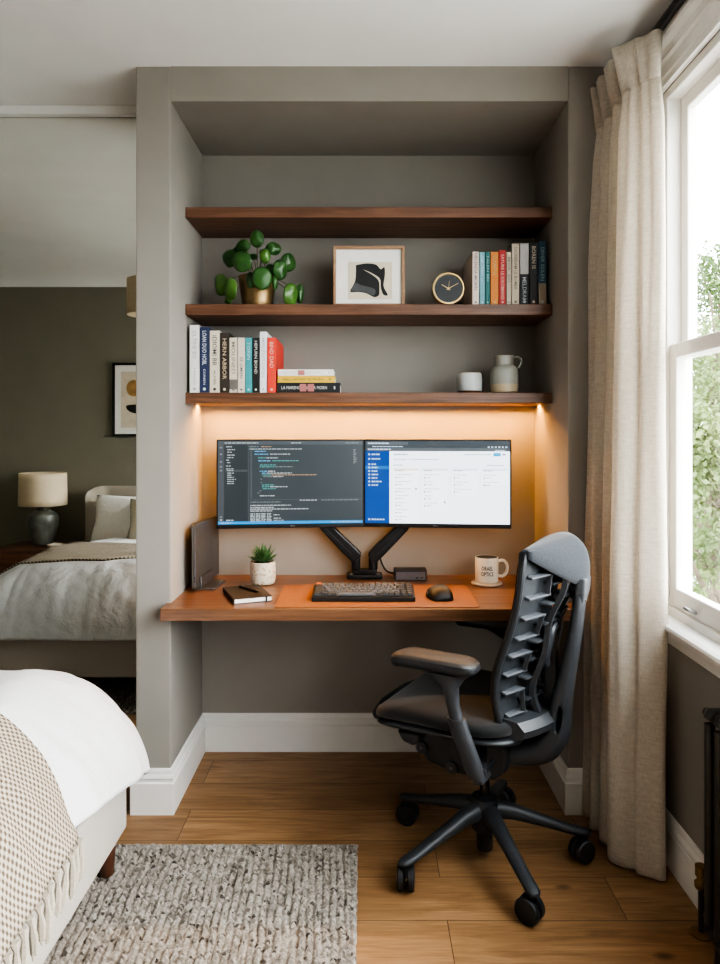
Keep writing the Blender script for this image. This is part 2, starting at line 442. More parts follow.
def text_mesh(name, body, size, m, parent, fit_w=None, fit_h=None, place=None, ext=.0002, bold=0):
    """lettering as a flat mesh; place maps the centred (x, y) of a letter to 3-D"""
    cu = bpy.data.curves.new('lettering', 'FONT'); cu.body = body; cu.size = size
    cu.align_x = 'CENTER'; cu.align_y = 'CENTER'; cu.resolution_u = 2; cu.offset = bold
    to = bpy.data.objects.new('lettering', cu); COL.objects.link(to)
    bpy.context.view_layer.update()
    me = bpy.data.meshes.new_from_object(to.evaluated_get(bpy.context.evaluated_depsgraph_get()))
    bpy.data.objects.remove(to); bpy.data.curves.remove(cu)
    xs = [v.co.x for v in me.vertices]; ys = [v.co.y for v in me.vertices]
    if not xs: return None
    cx, cy = (min(xs)+max(xs))/2, (min(ys)+max(ys))/2
    kx = fit_w / max(1e-6, max(xs)-min(xs)) if fit_w else 1
    ky = fit_h / max(1e-6, max(ys)-min(ys)) if fit_h else 1
    for v in me.vertices: v.co = place((v.co.x-cx)*kx, (v.co.y-cy)*ky)
    me.materials.append(M[m] if isinstance(m, str) else m)
    o = bpy.data.objects.new(name, me); COL.objects.link(o); o.parent = parent
    return o
def rrect(cx, cy, w, h, r, n=5):
    pts = []
    for qx, qy, a0 in ((1, 1, 0), (-1, 1, 90), (-1, -1, 180), (1, -1, 270)):
        for k in range(n + 1):
            a = math.radians(a0 + 90 * k / n)
            pts.append((cx + qx*(w/2 - r) + r*math.cos(a), cy + qy*(h/2 - r) + r*math.sin(a)))
    return pts
def interp(pts, t):
    """piecewise-linear lookup, pts sorted by first item"""
    if t <= pts[0][0]: return pts[0][1:]
    for a, b in zip(pts, pts[1:]):
        if t <= b[0]:
            k = (t - a[0]) / (b[0] - a[0]); return tuple(p + (q - p) * k for p, q in zip(a[1:], b[1:]))
    return pts[-1][1:]
def smooth_path(pts, n=6):
    """Catmull-Rom through points of any dimension"""
    P = [Vector(p) for p in pts]; out = []
    for i in range(len(P) - 1):
        p0 = P[max(i-1, 0)]; p1 = P[i]; p2 = P[i+1]; p3 = P[min(i+2, len(P)-1)]
        for k in range(n):
            t = k / n
            out.append(.5 * ((2*p1) + (p2-p0)*t + (2*p0-5*p1+4*p2-p3)*t*t + (3*p1-p0-3*p2+p3)*t**3))
    out.append(P[-1]); return out

# ================================================================ the setting
CZ = 2.653                      # ceiling height
YF, YB = 2.487, 2.977           # alcove front and back
XL, XR = -.687, .725            # alcove inner sides
XW = .96                        # window wall
YM = 2.815                      # mirror plane
WY0, WY1, WZ0, WZ1 = .62, 2.25, .775, 2.44   # window opening
XLW, YREAR, YHEAD, XSTUB = -2.9, -1.7, .38, -.72

struct('floor', MB().box((XLW-.1, YREAR-.1, -.08), (XW+.1, YB+.12, 0)), 'floor', smooth=False)
struct('ceiling', MB().box((XLW-.1, YREAR-.1, CZ), (XW+.1, YB+.12, CZ+.1)), 'ceiling', smooth=False)
struct('wall_back', MB().box((XLW, YB, 0), (XW+.1, YB+.12, CZ)), 'wall', smooth=False)
struct('wall_alcove_left', MB().box((-.811, YF, 0), (XL, YB, CZ)), 'wall', smooth=False, bevel=.004)
struct('wall_alcove_right', MB().box((XR, YF, 0), (XW, YB, CZ)), 'wall', smooth=False, bevel=.004)
struct('wall_alcove_top', MB().box((XL, YF, 2.529), (XR, YB, CZ)), 'wall', smooth=False)
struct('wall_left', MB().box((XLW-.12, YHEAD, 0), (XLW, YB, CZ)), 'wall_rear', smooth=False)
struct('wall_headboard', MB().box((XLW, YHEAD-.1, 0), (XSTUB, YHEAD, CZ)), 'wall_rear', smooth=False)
struct('wall_passage', MB().box((XSTUB-.1, YREAR, 0), (XSTUB, YHEAD-.1, CZ)), 'wall', smooth=False)
struct('wall_rear', MB().box((XSTUB-.1, YREAR-.12, 0), (XW+.1, YREAR, CZ)), 'wall', smooth=False)
T = .085
wr = MB()
wr.box((XW, WY1, 0), (XW+T, YB, CZ)).box((XW, WY0, 0), (XW+T, WY1, WZ0)).box((XW, WY0, WZ1), (XW+T, WY1, CZ))
wr.box((XW, -1.2, 0), (XW+T, WY0, WZ0)).box((XW, -1.2, WZ1), (XW+T, WY0, CZ)).box((XW, .34, WZ0), (XW+T, WY0, WZ1)).box((XW, YREAR, 0), (XW+T, -1.2, CZ))
struct('wall_right', wr, 'wall', smooth=False)
# white coving above the headboard wall
cv = [(YHEAD, CZ), (YHEAD, 2.445)]
for k in range(1, 9):
    a = PI/2 * k / 8
    cv.append((YHEAD + .80*(1-math.cos(a)), 2.445 + (CZ-2.445)*math.sin(a)))
struct('trim_1', MB().prism(cv, 'X', XLW, XSTUB), 'ceiling')

# baseboards with a moulded top
def bb_prof(): return [(0, 0), (.015, 0), (.015, .110), (.0105, .114), (.0105, .124), (.0145, .128), (.012, .136), (.0075, .141), (.0075, .150), (.004, .158), (0, .160)]
def base_run(p0, p1, nrm):
    """moulding from p0 to p1 (mitred by extending), nrm = outward unit (x, y)"""
    return [[(p[0] + nrm[0]*o, p[1] + nrm[1]*o, z) for o, z in bb_prof()] for p in (p0, p1)]
mb = MB()
def mitre(path):
    """path of corners (x,y) walked so the room lies on the left"""
    rings = []
    for i, p in enumerate(path):
        def nrm(a, b):
            d = Vector((b[0]-a[0], b[1]-a[1])).normalized(); return Vector((-d.y, d.x))
        if i == 0: n = nrm(path[0], path[1]); k = 1
        elif i == len(path)-1: n = nrm(path[-2], path[-1]); k = 1
        else:
            n1, n2 = nrm(path[i-1], path[i]), nrm(path[i], path[i+1]); n = (n1+n2).normalized(); k = 1/max(.3, n.dot(n1))
        rings.append([(p[0]+n.x*o*k, p[1]+n.y*o*k, z) for o, z in bb_prof()])
    return rings
struct('baseboard_left', MB().loft(mitre([(XL, YB), (XL, YF), (-.811, YF), (-.811, YM+.03)])), 'trim', ang=25)
struct('baseboard_back', MB().loft(mitre([(XR, YB), (XL, YB)])), 'trim', ang=25)
struct('baseboard_alcove_right', MB().loft(mitre([(XW, YF), (XR, YF), (XR, YB)])), 'trim', ang=25)
struct('baseboard_right', MB().loft(mitre([(XW, YREAR), (XW, YF)])), 'trim', ang=25)

# window_1: two sliding sashes, casing, sill
def frame_rect(mb, x0, x1, y0, y1, z0, z1, wl, wr_, wb, wt):
    mb.box((x0, y0, z0), (x1, y0+wl, z1)); mb.box((x0, y1-wr_, z0), (x1, y1, z1))
    mb.box((x0, y0+wl, z0), (x1, y1-wr_, z0+wb)); mb.box((x0, y0+wl, z1-wt), (x1, y1-wr_, z1)); return mb
win = empty('window_1', (XW, WY1, WZ0)); win['kind'] = 'structure'
def wpart(name, mb, m, parent=win, **k):
    bmesh.ops.translate(mb.bm, verts=mb.bm.verts[:], vec=-Vector((XW, WY1, WZ0))) if parent is win else None
    return mb.build(name, m, parent, **k)
def wwin(y0, y1, first):
    par = win if first else win_fill
    org = Vector((XW, WY1, WZ0)) if first else Vector((XW, .34, WZ0))
    def put(name, mb, m, **k):
        bmesh.ops.translate(mb.bm, verts=mb.bm.verts[:], vec=-org); return mb.build(name, m, par, **k)
    put('frame', frame_rect(MB(), XW+.002, XW+.083, y0, y1, WZ0, WZ1, .028, .028, .03, .03), 'trim', smooth=False, bevel=.003)
    zm = 1.605
    y0s, y1s = y0+.028, y1-.028
    put('upper_sash', frame_rect(MB(), XW+.046, XW+.078, y0s, y1s, zm-.02, WZ1-.03, .045, .045, .04, .045), 'trim', smooth=False, bevel=.004)
    put('lower_sash', frame_rect(MB(), XW+.010, XW+.044, y0s, y1s, WZ0+.03, zm+.025, .045, .045, .062, .045), 'trim', smooth=False, bevel=.004)
    put('upper_pane', MB().box((XW+.060, y0s+.04, zm+.01), (XW+.064, y1s-.04, WZ1-.07)), 'glass', smooth=False)
    put('lower_pane', MB().box((XW+.025, y0s+.04, WZ0+.085), (XW+.029, y1s-.04, zm-.01)), 'glass', smooth=False)
    # moulded casing: stepped boards round the opening
    c = MB()
    cp = [(0, 0), (-.018, 0), (-.018, .02), (-.022, .026), (-.022, .062), (-.030, .07), (-.030, .088), (-.018, .094), (0, .094)]
    def ring(dy, dz, y, z): return [(XW + a, y + dy*b, z + dz*b) for a, b in cp]
    c.loft([ring(1, 0, y1, WZ0), ring(1, 1, y1, WZ1), ring(-1, 1, y0, WZ1), ring(-1, 0, y0, WZ0)])
    put('casing', c, 'trim', smooth=False)
    hd = MB()
    hp = [(0, 0), (-.03, 0), (-.034, .014), (-.046, .03), (-.05, .042), (-.05, .054), (0, .054)]
    hd.loft([[(XW + a, y, WZ1 + .078 + b) for a, b in hp] for y in (y0-.13, y1+.12)])
    put('cornice', hd, 'trim', smooth=False)
    sp = [(.10, 0), (-.045, 0), (-.055, -.006), (-.058, -.014), (-.055, -.022), (-.045, -.028), (-.030, -.034), (-.026, -.046), (-.018, -.060), (-.012, -.082), (0, -.085), (.0, -.03), (.10, -.03)]
    put('sill', MB().loft([[(XW + a, y, WZ0 + .003 + b) for a, b in sp] for y in (y0-.12, y1+.11)]), 'trim', smooth=False)
    lf = MB(); yc = y1 - .19 if first else (y0+y1)/2
    lf.box((XW+.004, yc-.022, WZ0+.046), (XW+.0098, yc+.022, WZ0+.052)); lf.tube([(XW+.008, yc-.018, WZ0+.05), (XW-.010, yc-.016, WZ0+.056), (XW-.016, yc, WZ0+.060), (XW-.010, yc+.016, WZ0+.056), (XW+.008, yc+.018, WZ0+.05)], .005, 8)
    put('sash_lift', lf, 'steel')
    return put
wwin(WY0, WY1, True)
win_fill = empty('window_fill', (XW, .34, WZ0)); win_fill['kind'] = 'structure'  # unseen window, added to let fill light in from behind the camera
wwin(-1.2, .34, False)

# ================================================================ mirrored wardrobe
struct('trim_2', MB().box((XLW, 2.780, 2.618), (-.812, 2.811, CZ)), 'ceiling', smooth=False, bevel=.003)
t = thing('mirror_door', 'tall frameless mirrored wardrobe door left of the alcove, reflecting the bed and lamp', 'mirror', (-1.36, YM, .012))
MB().box((-.545, 0, 0), (.546, .012, 2.636)).build('mirror_pane', 'mirror', t, smooth=False)
MB().box((.5463, -.002, 0), (.5475, .02, 2.636)).build('edge_strip', 'steel', t, smooth=False)
t = thing('mirror_door', 'second mirrored wardrobe door, further left and set behind the first', 'mirror', (-2.36, YM+.03, .012))
MB().box((-.535, 0, 0), (.50, .012, 2.636)).build('mirror_pane', 'mirror', t, smooth=False)
MB().box((.5005, -.002, 0), (.5025, .02, 2.636)).build('edge_strip', 'steel', t, smooth=False)

# ================================================================ shelves and LED strip
SY = 2.69
SHELVES = [(2.178, 2.219, 'top empty walnut shelf, highest of the three across the alcove'),
           (1.8035, 1.8455, 'middle walnut shelf carrying the plant, framed print and clock'),
           (1.4645, 1.5055, 'lowest walnut shelf with the warm light under it')]
for z0, z1, lb in SHELVES:
    sb_ = MB()
    if z0 < 1.5:      # the lowest shelf hides a light strip behind its front lip
        sb_.loft([[(x, SY, z0), (x, SY, z1), (x, YB-.0005, z1), (x, YB-.0005, z0), (x, 2.902, z0), (x, 2.902, z0+.012), (x, 2.882, z0+.012), (x, 2.882, z0)] for x in (XL+.0005, XR-.0005)])
    else: sb_.box((XL+.0005, SY, z0), (XR-.0005, YB-.0005, z1))
    o = sb_.build('floating_shelf', 'walnut', None, smooth=False, bevel=.0025)
    tag(o, lb, 'shelf', 'walnut shelves in the alcove')
o = MB().box((XL+.004, 2.886, 1.4690), (XR-.004, 2.898, 1.4760)).build('light_strip', 'led', None, smooth=False)
tag(o, 'warm light strip at the back of the lowest shelf, washing the wall', 'light')

# ================================================================ desk
DZ = .747; DYF = 2.398
o = MB().prism([(-.70, DYF), (.745, DYF), (.745, YF-.001), (XR-.001, YF-.001), (XR-.001, YB-.001), (XL+.001, YB-.001), (XL+.001, YF-.001), (-.70, YF-.001)], 'Z', DZ-.042, DZ).build('desk', 'walnut_desk', None, smooth=False, bevel=.003)
tag(o, 'wall-to-wall reddish walnut desk top fitted in the alcove under the monitors', 'desk')

# leather desk pad
o = MB().prism(rrect(.045, 2.592, .715, .355, .018), 'Z', DZ+.0003, DZ+.003).build('desk_pad', 'leather', None, smooth=False, bevel=.001)
tag(o, 'tan leather desk pad under the keyboard and mouse', 'desk pad')
PADZ = DZ + .0032

# ---- keyboard
t = thing('keyboard', 'compact dark mechanical keyboard with one orange key on the leather pad', 'keyboard', (-.002, 2.56, PADZ))
kp = [(-.072, .0), (.070, .0), (.070, .030), (.060, .031), (-.060, .020), (-.072, .017)]
MB().prism(kp, 'X', -.185, .185).build('case', 'black_plastic', t, smooth=False, bevel=.003)
rows = [[1]*15 + [1], [1]*13 + [2, 1], [1.5] + [1]*12 + [1.5, 1], [1.75] + [1]*11 + [2.25, 1], [2.25] + [1]*10 + [1.75, 1, 1], [1.25, 1.25, 1.25, 6.25, 1, 1, 1, 1, 1, 1]]
U = .355 / 16
for r, row in enumerate(rows):
    x = -.1775; v0 = .056 - r * .0225
    tot = sum(row)
    for i, w in enumerate(row):
        ww = w * U * 16 / tot
        cx = x + ww / 2; x += ww
        zc = .0205 + (v0 + .060) / .12 * .011
        hw, hd = ww/2 - .0014, .0096
        k = MB()
        k.loft([[(cx-hw, v0-hd, zc), (cx+hw, v0-hd, zc), (cx+hw, v0+hd, zc+.0018), (cx-hw, v0+hd, zc+.0018)],
                [(cx-hw*.8, v0-hd*.7, zc+.0075), (cx+hw*.8, v0-hd*.7, zc+.0075), (cx+hw*.8, v0+hd*.85, zc+.009), (cx-hw*.8, v0+hd*.85, zc+.009)]])
        orange = (r == 0 and i == 0)
        dark = (i == 0 or i >= len(row) - 2 or r == 5 and w < 5 or (r == 0 and i in (5, 6, 7, 8)))
        ko = k.build('keycap', 'key_orange' if orange else ('key_dark' if dark else 'key_grey'), t, smooth=False)
        if orange: ko['label'] = 'orange escape keycap'

# ---- mouse
t = thing('mouse', 'dark sculpted wireless mouse on the right of the leather pad', 'mouse', (.281, 2.555, PADZ), math.radians(8))
rings = []
for (y, w, h, sh) in [(-.062, .018, .010, 0), (-.056, .030, .022, 0), (-.04, .038, .037, 0), (-.015, .041, .047, -.002), (.010, .040, .047, -.004), (.034, .037, .037, -.003), (.052, .032, .024, 0), (.062, .022, .012, 0)]:
    ring = []
    for j in range(20):
        a = 2*PI*j/20; c, s_ = math.cos(a), math.sin(a)
        xx = sh + w * (abs(c)**.8) * (1 if c > 0 else -1); zz = h * max(0, s_)**.75 if s_ > 0 else 0
        xx -= (.010 if (c < -.2 and s_ < .6) else 0)
        ring.append((xx, y, zz + .001))
    rings.append(ring)
MB().loft(rings).build('body', 'graphite_dark', t, sub=1, ang=80)
MB().cyl((-.008, .040, .0275), (.0, .040, .0275), .010, n=20).build('scroll_wheel', 'aluminium', t)
MB().cyl((-.052, -.004, .016), (-.040, -.004, .022), .007, n=16).build('thumb_wheel', 'aluminium', t)

# ---- docking station
t = thing('docking_station', 'small grey box-shaped dock at the back of the desk, right of the monitor arm', 'dock', (.190, 2.890, DZ))
MB().prism(rrect(0, 0, .134, .07, .008), 'Z', .0005, .043).build('case', 'graphite', t, smooth=False, bevel=.003)
MB().box((-.060, -.0362, .004), (.060, -.0352, .036)).build('front_panel', 'dock', t, smooth=False, bevel=.0004)
for x in (.026, .047):
    MB().box((x-.0045, -.0368, .010), (x+.0045, -.0363, .014)).build('port', 'black_gloss', t, smooth=False)

# ---- coaster and mug
MX, MYY = .489, 2.79
o = MB().lathe([(.001, .0005), (.058, .0005), (.061, .004), (.061, .008), (.058, .011), (.001, .011)], 40, (MX, MYY, DZ)).build('coaster', 'coaster', None)
tag(o, 'round pale stone coaster under the lettered mug', 'coaster')
t = mug_t = t = thing('mug', 'cream mug with dark lettering and dark inside, standing on a coaster', 'mug', (MX, MYY, DZ+.0115))
MB().lathe([(.001, .0), (.042, 0), (.047, .004), (.0475, .104), (.0465, .106), (.0445, .106), (.0440, .102), (.0435, .010), (.001, .008)], 40).build('cup', 'mug', t)
MB().lathe([(.0437, .1055), (.0436, .1025), (.0430, .012), (.0005, .0095), (.0005, .0096), (.0428, .0121), (.0432, .1025), (.0434, .1056)], 40).build('inside', 'mug_inside', t)
MB().tube(smooth_path([(.0455, 0, .088), (.070, 0, .090), (.084, 0, .070), (.083, 0, .045), (.068, 0, .024), (.046, 0, .025)], 5), .0065, 10).build('handle', 'mug', t)
def mugpl(zc):
    def f(x, y):
        a = -PI/2 + x / .0478 - .12
        return Vector((.0480 * math.cos(a), .0480 * math.sin(a), zc + y))
    return f
text_mesh('lettering', 'ORAEL', .02, 'ink', t, fit_w=.048, fit_h=.018, place=mugpl(.064), bold=.0005)
t.scale = (.96, .96, .925)
text_mesh('lettering', 'OPTICS', .02, 'ink', t, fit_w=.052, fit_h=.018, place=mugpl(.040), bold=.0005)

# ---- succulent
t = thing('potted_succulent', 'small green succulent in a speckled cream pot beneath the left monitor', 'plant', (-.404, 2.80, DZ)); t.scale = (.93, .93, .95)
MB().lathe([(.001, .0005), (.040, .0005), (.049, .006), (.0535, .022), (.0545, .05), (.053, .085), (.0515, .094), (.048, .095), (.0475, .086), (.001, .084)], 40).build('pot', 'pot_stone', t)
MB().lathe([(.001, .085), (.047, .085), (.045, .088), (.001, .090)], 24).build('soil', 'soil', t)
for ring_i, (n, tilt, ln, z0) in enumerate([(9, 66, .066, .090), (8, 47, .072, .092), (7, 28, .074, .094), (4, 10, .070, .096)]):
    for k in range(n):
        a = 2*PI*(k + .37*ring_i)/n + random.uniform(-.1, .1); tl = math.radians(tilt + random.uniform(-6, 6)); ln_ = ln*random.uniform(.9, 1.1)
        d = Vector((math.cos(a)*math.sin(tl), math.sin(a)*math.sin(tl), math.cos(tl))); side = Vector((-math.sin(a), math.cos(a), 0)); nrm = d.cross(side)
        base = Vector((math.cos(a)*.006, math.sin(a)*.006, z0)); rings = []
        for q, w in ((0, .008), (.25, .0105), (.55, .009), (.8, .0050), (1, .0006)):
            c = base + d*ln_*q + Vector((0, 0, .006*q*q*math.sin(tl)))
            rings.append([c + side*w*math.cos(2*PI*j/8) + nrm*w*.4*math.sin(2*PI*j/8) for j in range(8)])
        MB().loft(rings).build('leaf', 'succulent', t)

# ---- notebook and pen
NR = math.radians(22)
t = thing('notebook', 'black hardback notebook with an elastic band on the left of the desk', 'notebook', (-.432, 2.583, DZ), NR)
MB().box((-.069, -.105, .0005), (.069, .105, .0025)).box((-.069, -.105, .0165), (.069, .105, .0187)).box((-.069, -.105, .0025), (-.0665, .105, .0165)).build('cover', 'notebook', t, smooth=False, bevel=.0008)
MB().box((-.0660, -.1025, .0027), (.0660, .1025, .0163)).build('page_block', 'paper', t, smooth=False)
bd = MB(); bd.box((.044, -.1058, .0188), (.050, .1058, .0194)).box((.044, -.1064, .0003), (.050, -.1058, .0194)).box((.044, .1058, .0003), (.050, .1064, .0194))
bd.build('elastic_band', 'ink', t, smooth=False)
t = thing('pen', 'slim black pen lying across the closed notebook', 'pen', (-.428, 2.597, DZ+.0245), NR + math.radians(-68))
MB().tube([(-.060, 0, 0), (-.056, 0, 0), (.045, 0, 0), (.058, 0, 0), (.064, 0, 0)], [.003, .0048, .0048, .003, .0008], 12).build('barrel', 'black_gloss', t)
MB().box((-.056, -.0012, .0044), (-.022, .0012, .006)).build('clip', 'aluminium', t, smooth=False)

# ---- laptop in a vertical stand
t = thing('laptop_stand', 'grey vertical laptop stand at the left end of the desk', 'stand', (-.634, 2.765, DZ), math.radians(-4))
sb = MB(); sb.prism(rrect(.026, 0, .085, .165, .010), 'Z', .0005, .008)
sb.build('base', 'aluminium', t, smooth=False, bevel=.0015)
MB().box((.0085, -.075, .0085), (.0165, .075, .052)).build('side_plate', 'aluminium', t, smooth=False, bevel=.003)
MB().box((-.0165, -.075, .0085), (-.0095, .075, .052)).build('side_plate', 'aluminium', t, smooth=False, bevel=.003)
t = thing('laptop', 'closed dark grey laptop standing upright in its stand against the left alcove side', 'laptop', (-.634, 2.765, DZ+.0085), math.radians(-4))
MB().prism(rrect(.035, .125, .315, .247, .012), 'X', -.0085, -.0010).build('lid', 'aluminium', t, smooth=False, bevel=.0015)
MB().prism(rrect(.035, .125, .315, .247, .012), 'X', -.0002, .0080).build('base_shell', 'aluminium', t, smooth=False, bevel=.0015)
for y, z in ((-.123, .030), (-.123, .042)):
    MB().box((.002, y-.0002, z), (.006, y+.0005, z+.008)).build('port', 'ink', t, smooth=False)

# ================================================================ monitors on a dual arm
MATS = {}
def em(c, s=1.0):
    k = (round(c[0], 3), round(c[1], 3), round(c[2], 3), s)
    if k not in MATS: MATS[k] = emis('screen_colour', c, s, base=(.01, .01, .01), rough=.3)
    return MATS[k]
def monitor(label, cx, cy, rz):
    t = thing('monitor', label, 'monitor', (cx, cy, .962), rz, 'desk monitors')
    W, H = .600, .362
    MB().box((-W/2, -.006, 0), (W/2, .012, H)).build('housing', 'bezel', t, smooth=False, bevel=.002)
    MB().prism([(-.2, .06), (.2, .06), (.2, .28), (-.2, .28)], 'Y', .012, .026).build('rear_cover', 'black_plastic', t, smooth=False, bevel=.006)
    return t, W, H
def flat(mb, x0, x1, z0, z1, y): mb.box((x0, y-.0003, z0), (x1, y, z1))
# left: code editor
ml, W, H = monitor('left monitor showing a dark code editor', -.2990, 2.868, math.radians(5.5))
SX0, SX1, SZ0, SZ1 = -W/2+.006, W/2-.006, .017, H-.006
sw, sh = SX1-SX0, SZ1-SZ0
scr = MB(); flat(scr, SX0, SX1, SZ0, SZ1, -.0062)
scr = scr.build('screen', em((.030, .040, .046)), ml, smooth=False)
def R(mb, u0, u1, v0, v1, lay=1):        # fractions of the screen, v from the top
    flat(mb, SX0+u0*sw, SX0+u1*sw, SZ1-v1*sh, SZ1-v0*sh, -.0062-.0004*lay)
m_ = MB(); R(m_, 0, 1, 0, .045); m_.build('title_bar', em((.055, .068, .077)), scr, smooth=False)
m_ = MB(); R(m_, 0, .04, .045, .965); m_.build('activity_bar', em((.05, .058, .066)), scr, smooth=False)
m_ = MB(); R(m_, .04, .205, .045, .965); m_.build('file_panel', em((.020, .028, .033)), scr, smooth=False)
m_ = MB(); R(m_, 0, 1, .965, 1); m_.build('status_bar', em((.012, .22, .50)), scr, smooth=False)
m_ = MB(); R(m_, .21, 1, .705, .708); R(m_, .205, .207, .045, .965); R(m_, .05, .2, .345, .37); m_.build('divider_line', em((.085, .095, .10)), scr, smooth=False)
txt = {'white': MB(), 'blue': MB(), 'teal': MB(), 'orange': MB(), 'dim': MB()}
rnd = random.Random(3)
def words(c, u, v, total, hgt=.014):
    end = u + total
    while u < end - .004:
        w = min(rnd.uniform(.008, .035), end-u)
        R(txt[c], u, u+w, v-hgt*.40, v+hgt*.40, 2); u += w + .005
for v, total in [(.07, .04), (.105, .06), (.135, .03), (.17, .055), (.20, .045), (.23, .02), (.26, .02), (.30, .03), (.335, .05), (.355, .04), (.385, .045), (.41, .03), (.435, .045), (.46, .06), (.485, .045), (.51, .05)]:
    words('white', .055 + rnd.choice((0, .008)), v, total, .013)
words('white', .045, .025, .23, .014); words('white', .5, .025, .07, .012); words('dim', .88, .025, .09, .014)
words('dim', .215, .07, .06, .013); words('orange', .295, .07, .07, .012); words('white', .215, .098, .36, .012)
CODE = [(.125, .25, [('blue', .075)]), (.16, .25, [('blue', .10), ('white', .14)]), (.205, .275, [('teal', .05), ('white', .08)]), (.24, .275, [('blue', .09), ('teal', .18)]), (.29, .285, [('teal', .11)]), (.312, .285, [('teal', .10), ('dim', .12)]),
        (.365, .285, [('blue', .05), ('white', .05)]), (.388, .30, [('blue', .03), ('white', .17)]), (.41, .30, [('teal', .06), ('orange', .31)]), (.43, .31, [('dim', .06), ('white', .07)]), (.46, .29, [('dim', .01)]), (.5, .29, [('dim', .01)]),
        (.53, .30, [('teal', .09)]), (.552, .30, [('teal', .05), ('white', .12)]), (.575, .305, [('teal', .09)]), (.6, .285, [('dim', .01)]), (.625, .27, [('dim', .01)]), (.66, .285, [('white', .11)])]
for v, u, segs in CODE:
    for c, w in segs: words(c, u, v, w, .013); u += w + .006
for k in range(24): words('dim', .222, .10 + k*.025, .008, .010)
words('dim', .22, .735, .21, .012); words('white', .56, .717, .12, .013); words('dim', .71, .717, .26, .012)
for v, w in ((.775, .28), (.80, .16), (.82, .40), (.842, .15)): words('white', .22, v, w, .014)
for i in range(4):
    for k in range(6): words('white', .22 + i*.038, .875 + k*.017, .032, .012)
words('white', .38, .89, .04, .012); words('white', .38, .93, .05, .012); words('white', .38, .955, .07, .010)
words('white', .02, .982, .08, .012); words('white', .78, .982, .2, .010); words('white', .055, .95, .05, .016); words('white', .012, .945, .016, .016)
for v in (.07, .15, .24, .3, .345, .9): R(txt['dim'], .012, .028, v, v+.02, 2)
for k in range(9): words('dim', .935, .11 + k*.02, rnd.uniform(.01, .03), .012)
for c, colr in (('white', (.34, .37, .38)), ('blue', (.10, .33, .55)), ('teal', (.06, .26, .24)), ('orange', (.34, .21, .12)), ('dim', (.14, .165, .17))):
    txt[c].build('code_text', em(colr), scr, smooth=False)
text_mesh('logo', 'Asus'[:1] + 'lns', .01, 'steel', ml, fit_w=.020, fit_h=.0055, place=lambda x, y: Vector((x+.006, -.0066, .0085+y)))
# right: board application in a browser
mr, W, H = monitor('right monitor showing a white task board with a blue sidebar', .2985, 2.868, math.radians(-5.5))
scr = MB(); flat(scr, SX0, SX1, SZ0, SZ1, -.0062)
scr = scr.build('screen', em((.90, .98, 1.05)), mr, smooth=False)
m_ = MB(); R(m_, 0, 1, 0, .125); m_.build('browser_bar', em((.045, .058, .068)), scr, smooth=False)
m_ = MB(); R(m_, .01, .3, .012, .05, 2); R(m_, .01, .98, .088, .12, 2); m_.build('tab_strip', em((.085, .10, .11)), scr, smooth=False)
m_ = MB(); R(m_, 0, .17, .125, 1, 2); m_.build('sidebar', em((.003, .052, .25)), scr, smooth=False)
m_ = MB(); R(m_, 0, .17, .305, .345, 3); m_.build('selected_row', em((.012, .13, .38)), scr, smooth=False)
m_ = MB(); R(m_, .888, .938, .145, .185, 2); m_.build('button', em((.02, .33, .62)), scr, smooth=False)
wt = MB(); dk = MB(); gy = MB(); cd = MB()
def W2(mb, u, v, total, h=.012):
    end = u+total
    while u < end-.003:
        w = min(rnd.uniform(.008, .03), end-u); R(mb, u, u+w, v-h/2, v+h/2, 4); u += w+.004
for v, w in ((.165, .06), (.22, .06), (.285, .03), (.325, .045), (.368, .04), (.41, .045), (.452, .04), (.495, .07), (.538, .045), (.955, .09)):
    R(wt, .022, .034, v-.01, v+.01, 4); W2(wt, .045, v, w, .016)
W2(wt, .02, .03, .15, .016); W2(wt, .05, .07, .22, .010); W2(wt, .02, .103, .16, .014); W2(wt, .9, .115, .07, .012)
for k in range(6): R(wt, .85+k*.024, .862+k*.024, .066, .084, 4)
W2(gy, .2, .165, .10, .016); W2(gy, .2, .225, .09, .010); W2(gy, .31, .225, .2, .010); W2(gy, .2, .295, .06, .012)
W2(gy, .69, .165, .18, .010); W2(dk, .95, .165, .02, .014); W2(gy, .84, .295, .12, .010)
for ci, (u, n) in enumerate(((.2, 7), (.4, 5), (.605, 3), (.81, 2))):
    R(cd, u, u+.175, .345, [.97, .86, .66, .52][ci], 2)
    W2(gy, u+.01, .36, .06, .012)
    v = .41
    for k in range(n):
        W2(gy, u+.012, v, rnd.uniform(.06, .13), .008); v += .035
        R(dk, u+.012, u+.020, v-.008, v+.010, 4); W2(gy, u+.028, v, rnd.uniform(.025, .05), .009); v += .05
    if ci < 2: R(dk, u+.15, u+.16, .57 + ci*.16, .59 + ci*.16, 4)
m_ = MB(); R(m_, .2, .375, .335, .36, 3); m_.build('column_header', em((.84, .70, .62)), scr, smooth=False)
m_ = MB(); R(m_, .4, .575, .335, .36, 3); m_.build('column_header', em((.66, .80, .76)), scr, smooth=False)
m_ = MB(); R(m_, .605, .78, .335, .36, 3); R(m_, .81, .985, .335, .36, 3); m_.build('column_header', em((.70, .79, .86)), scr, smooth=False)
cd.build('card_column', em((1.0, 1.05, 1.08)), scr, smooth=False)
wt.build('sidebar_text', em((.42, .52, .62)), scr, smooth=False)
gy.build('board_text', em((.34, .38, .42)), scr, smooth=False)
dk.build('board_icons', em((.07, .08, .09)), scr, smooth=False)
text_mesh('logo', 'Alns', .01, 'steel', mr, fit_w=.020, fit_h=.0055, place=lambda x, y: Vector((x-.006, -.0066, .0085+y)))

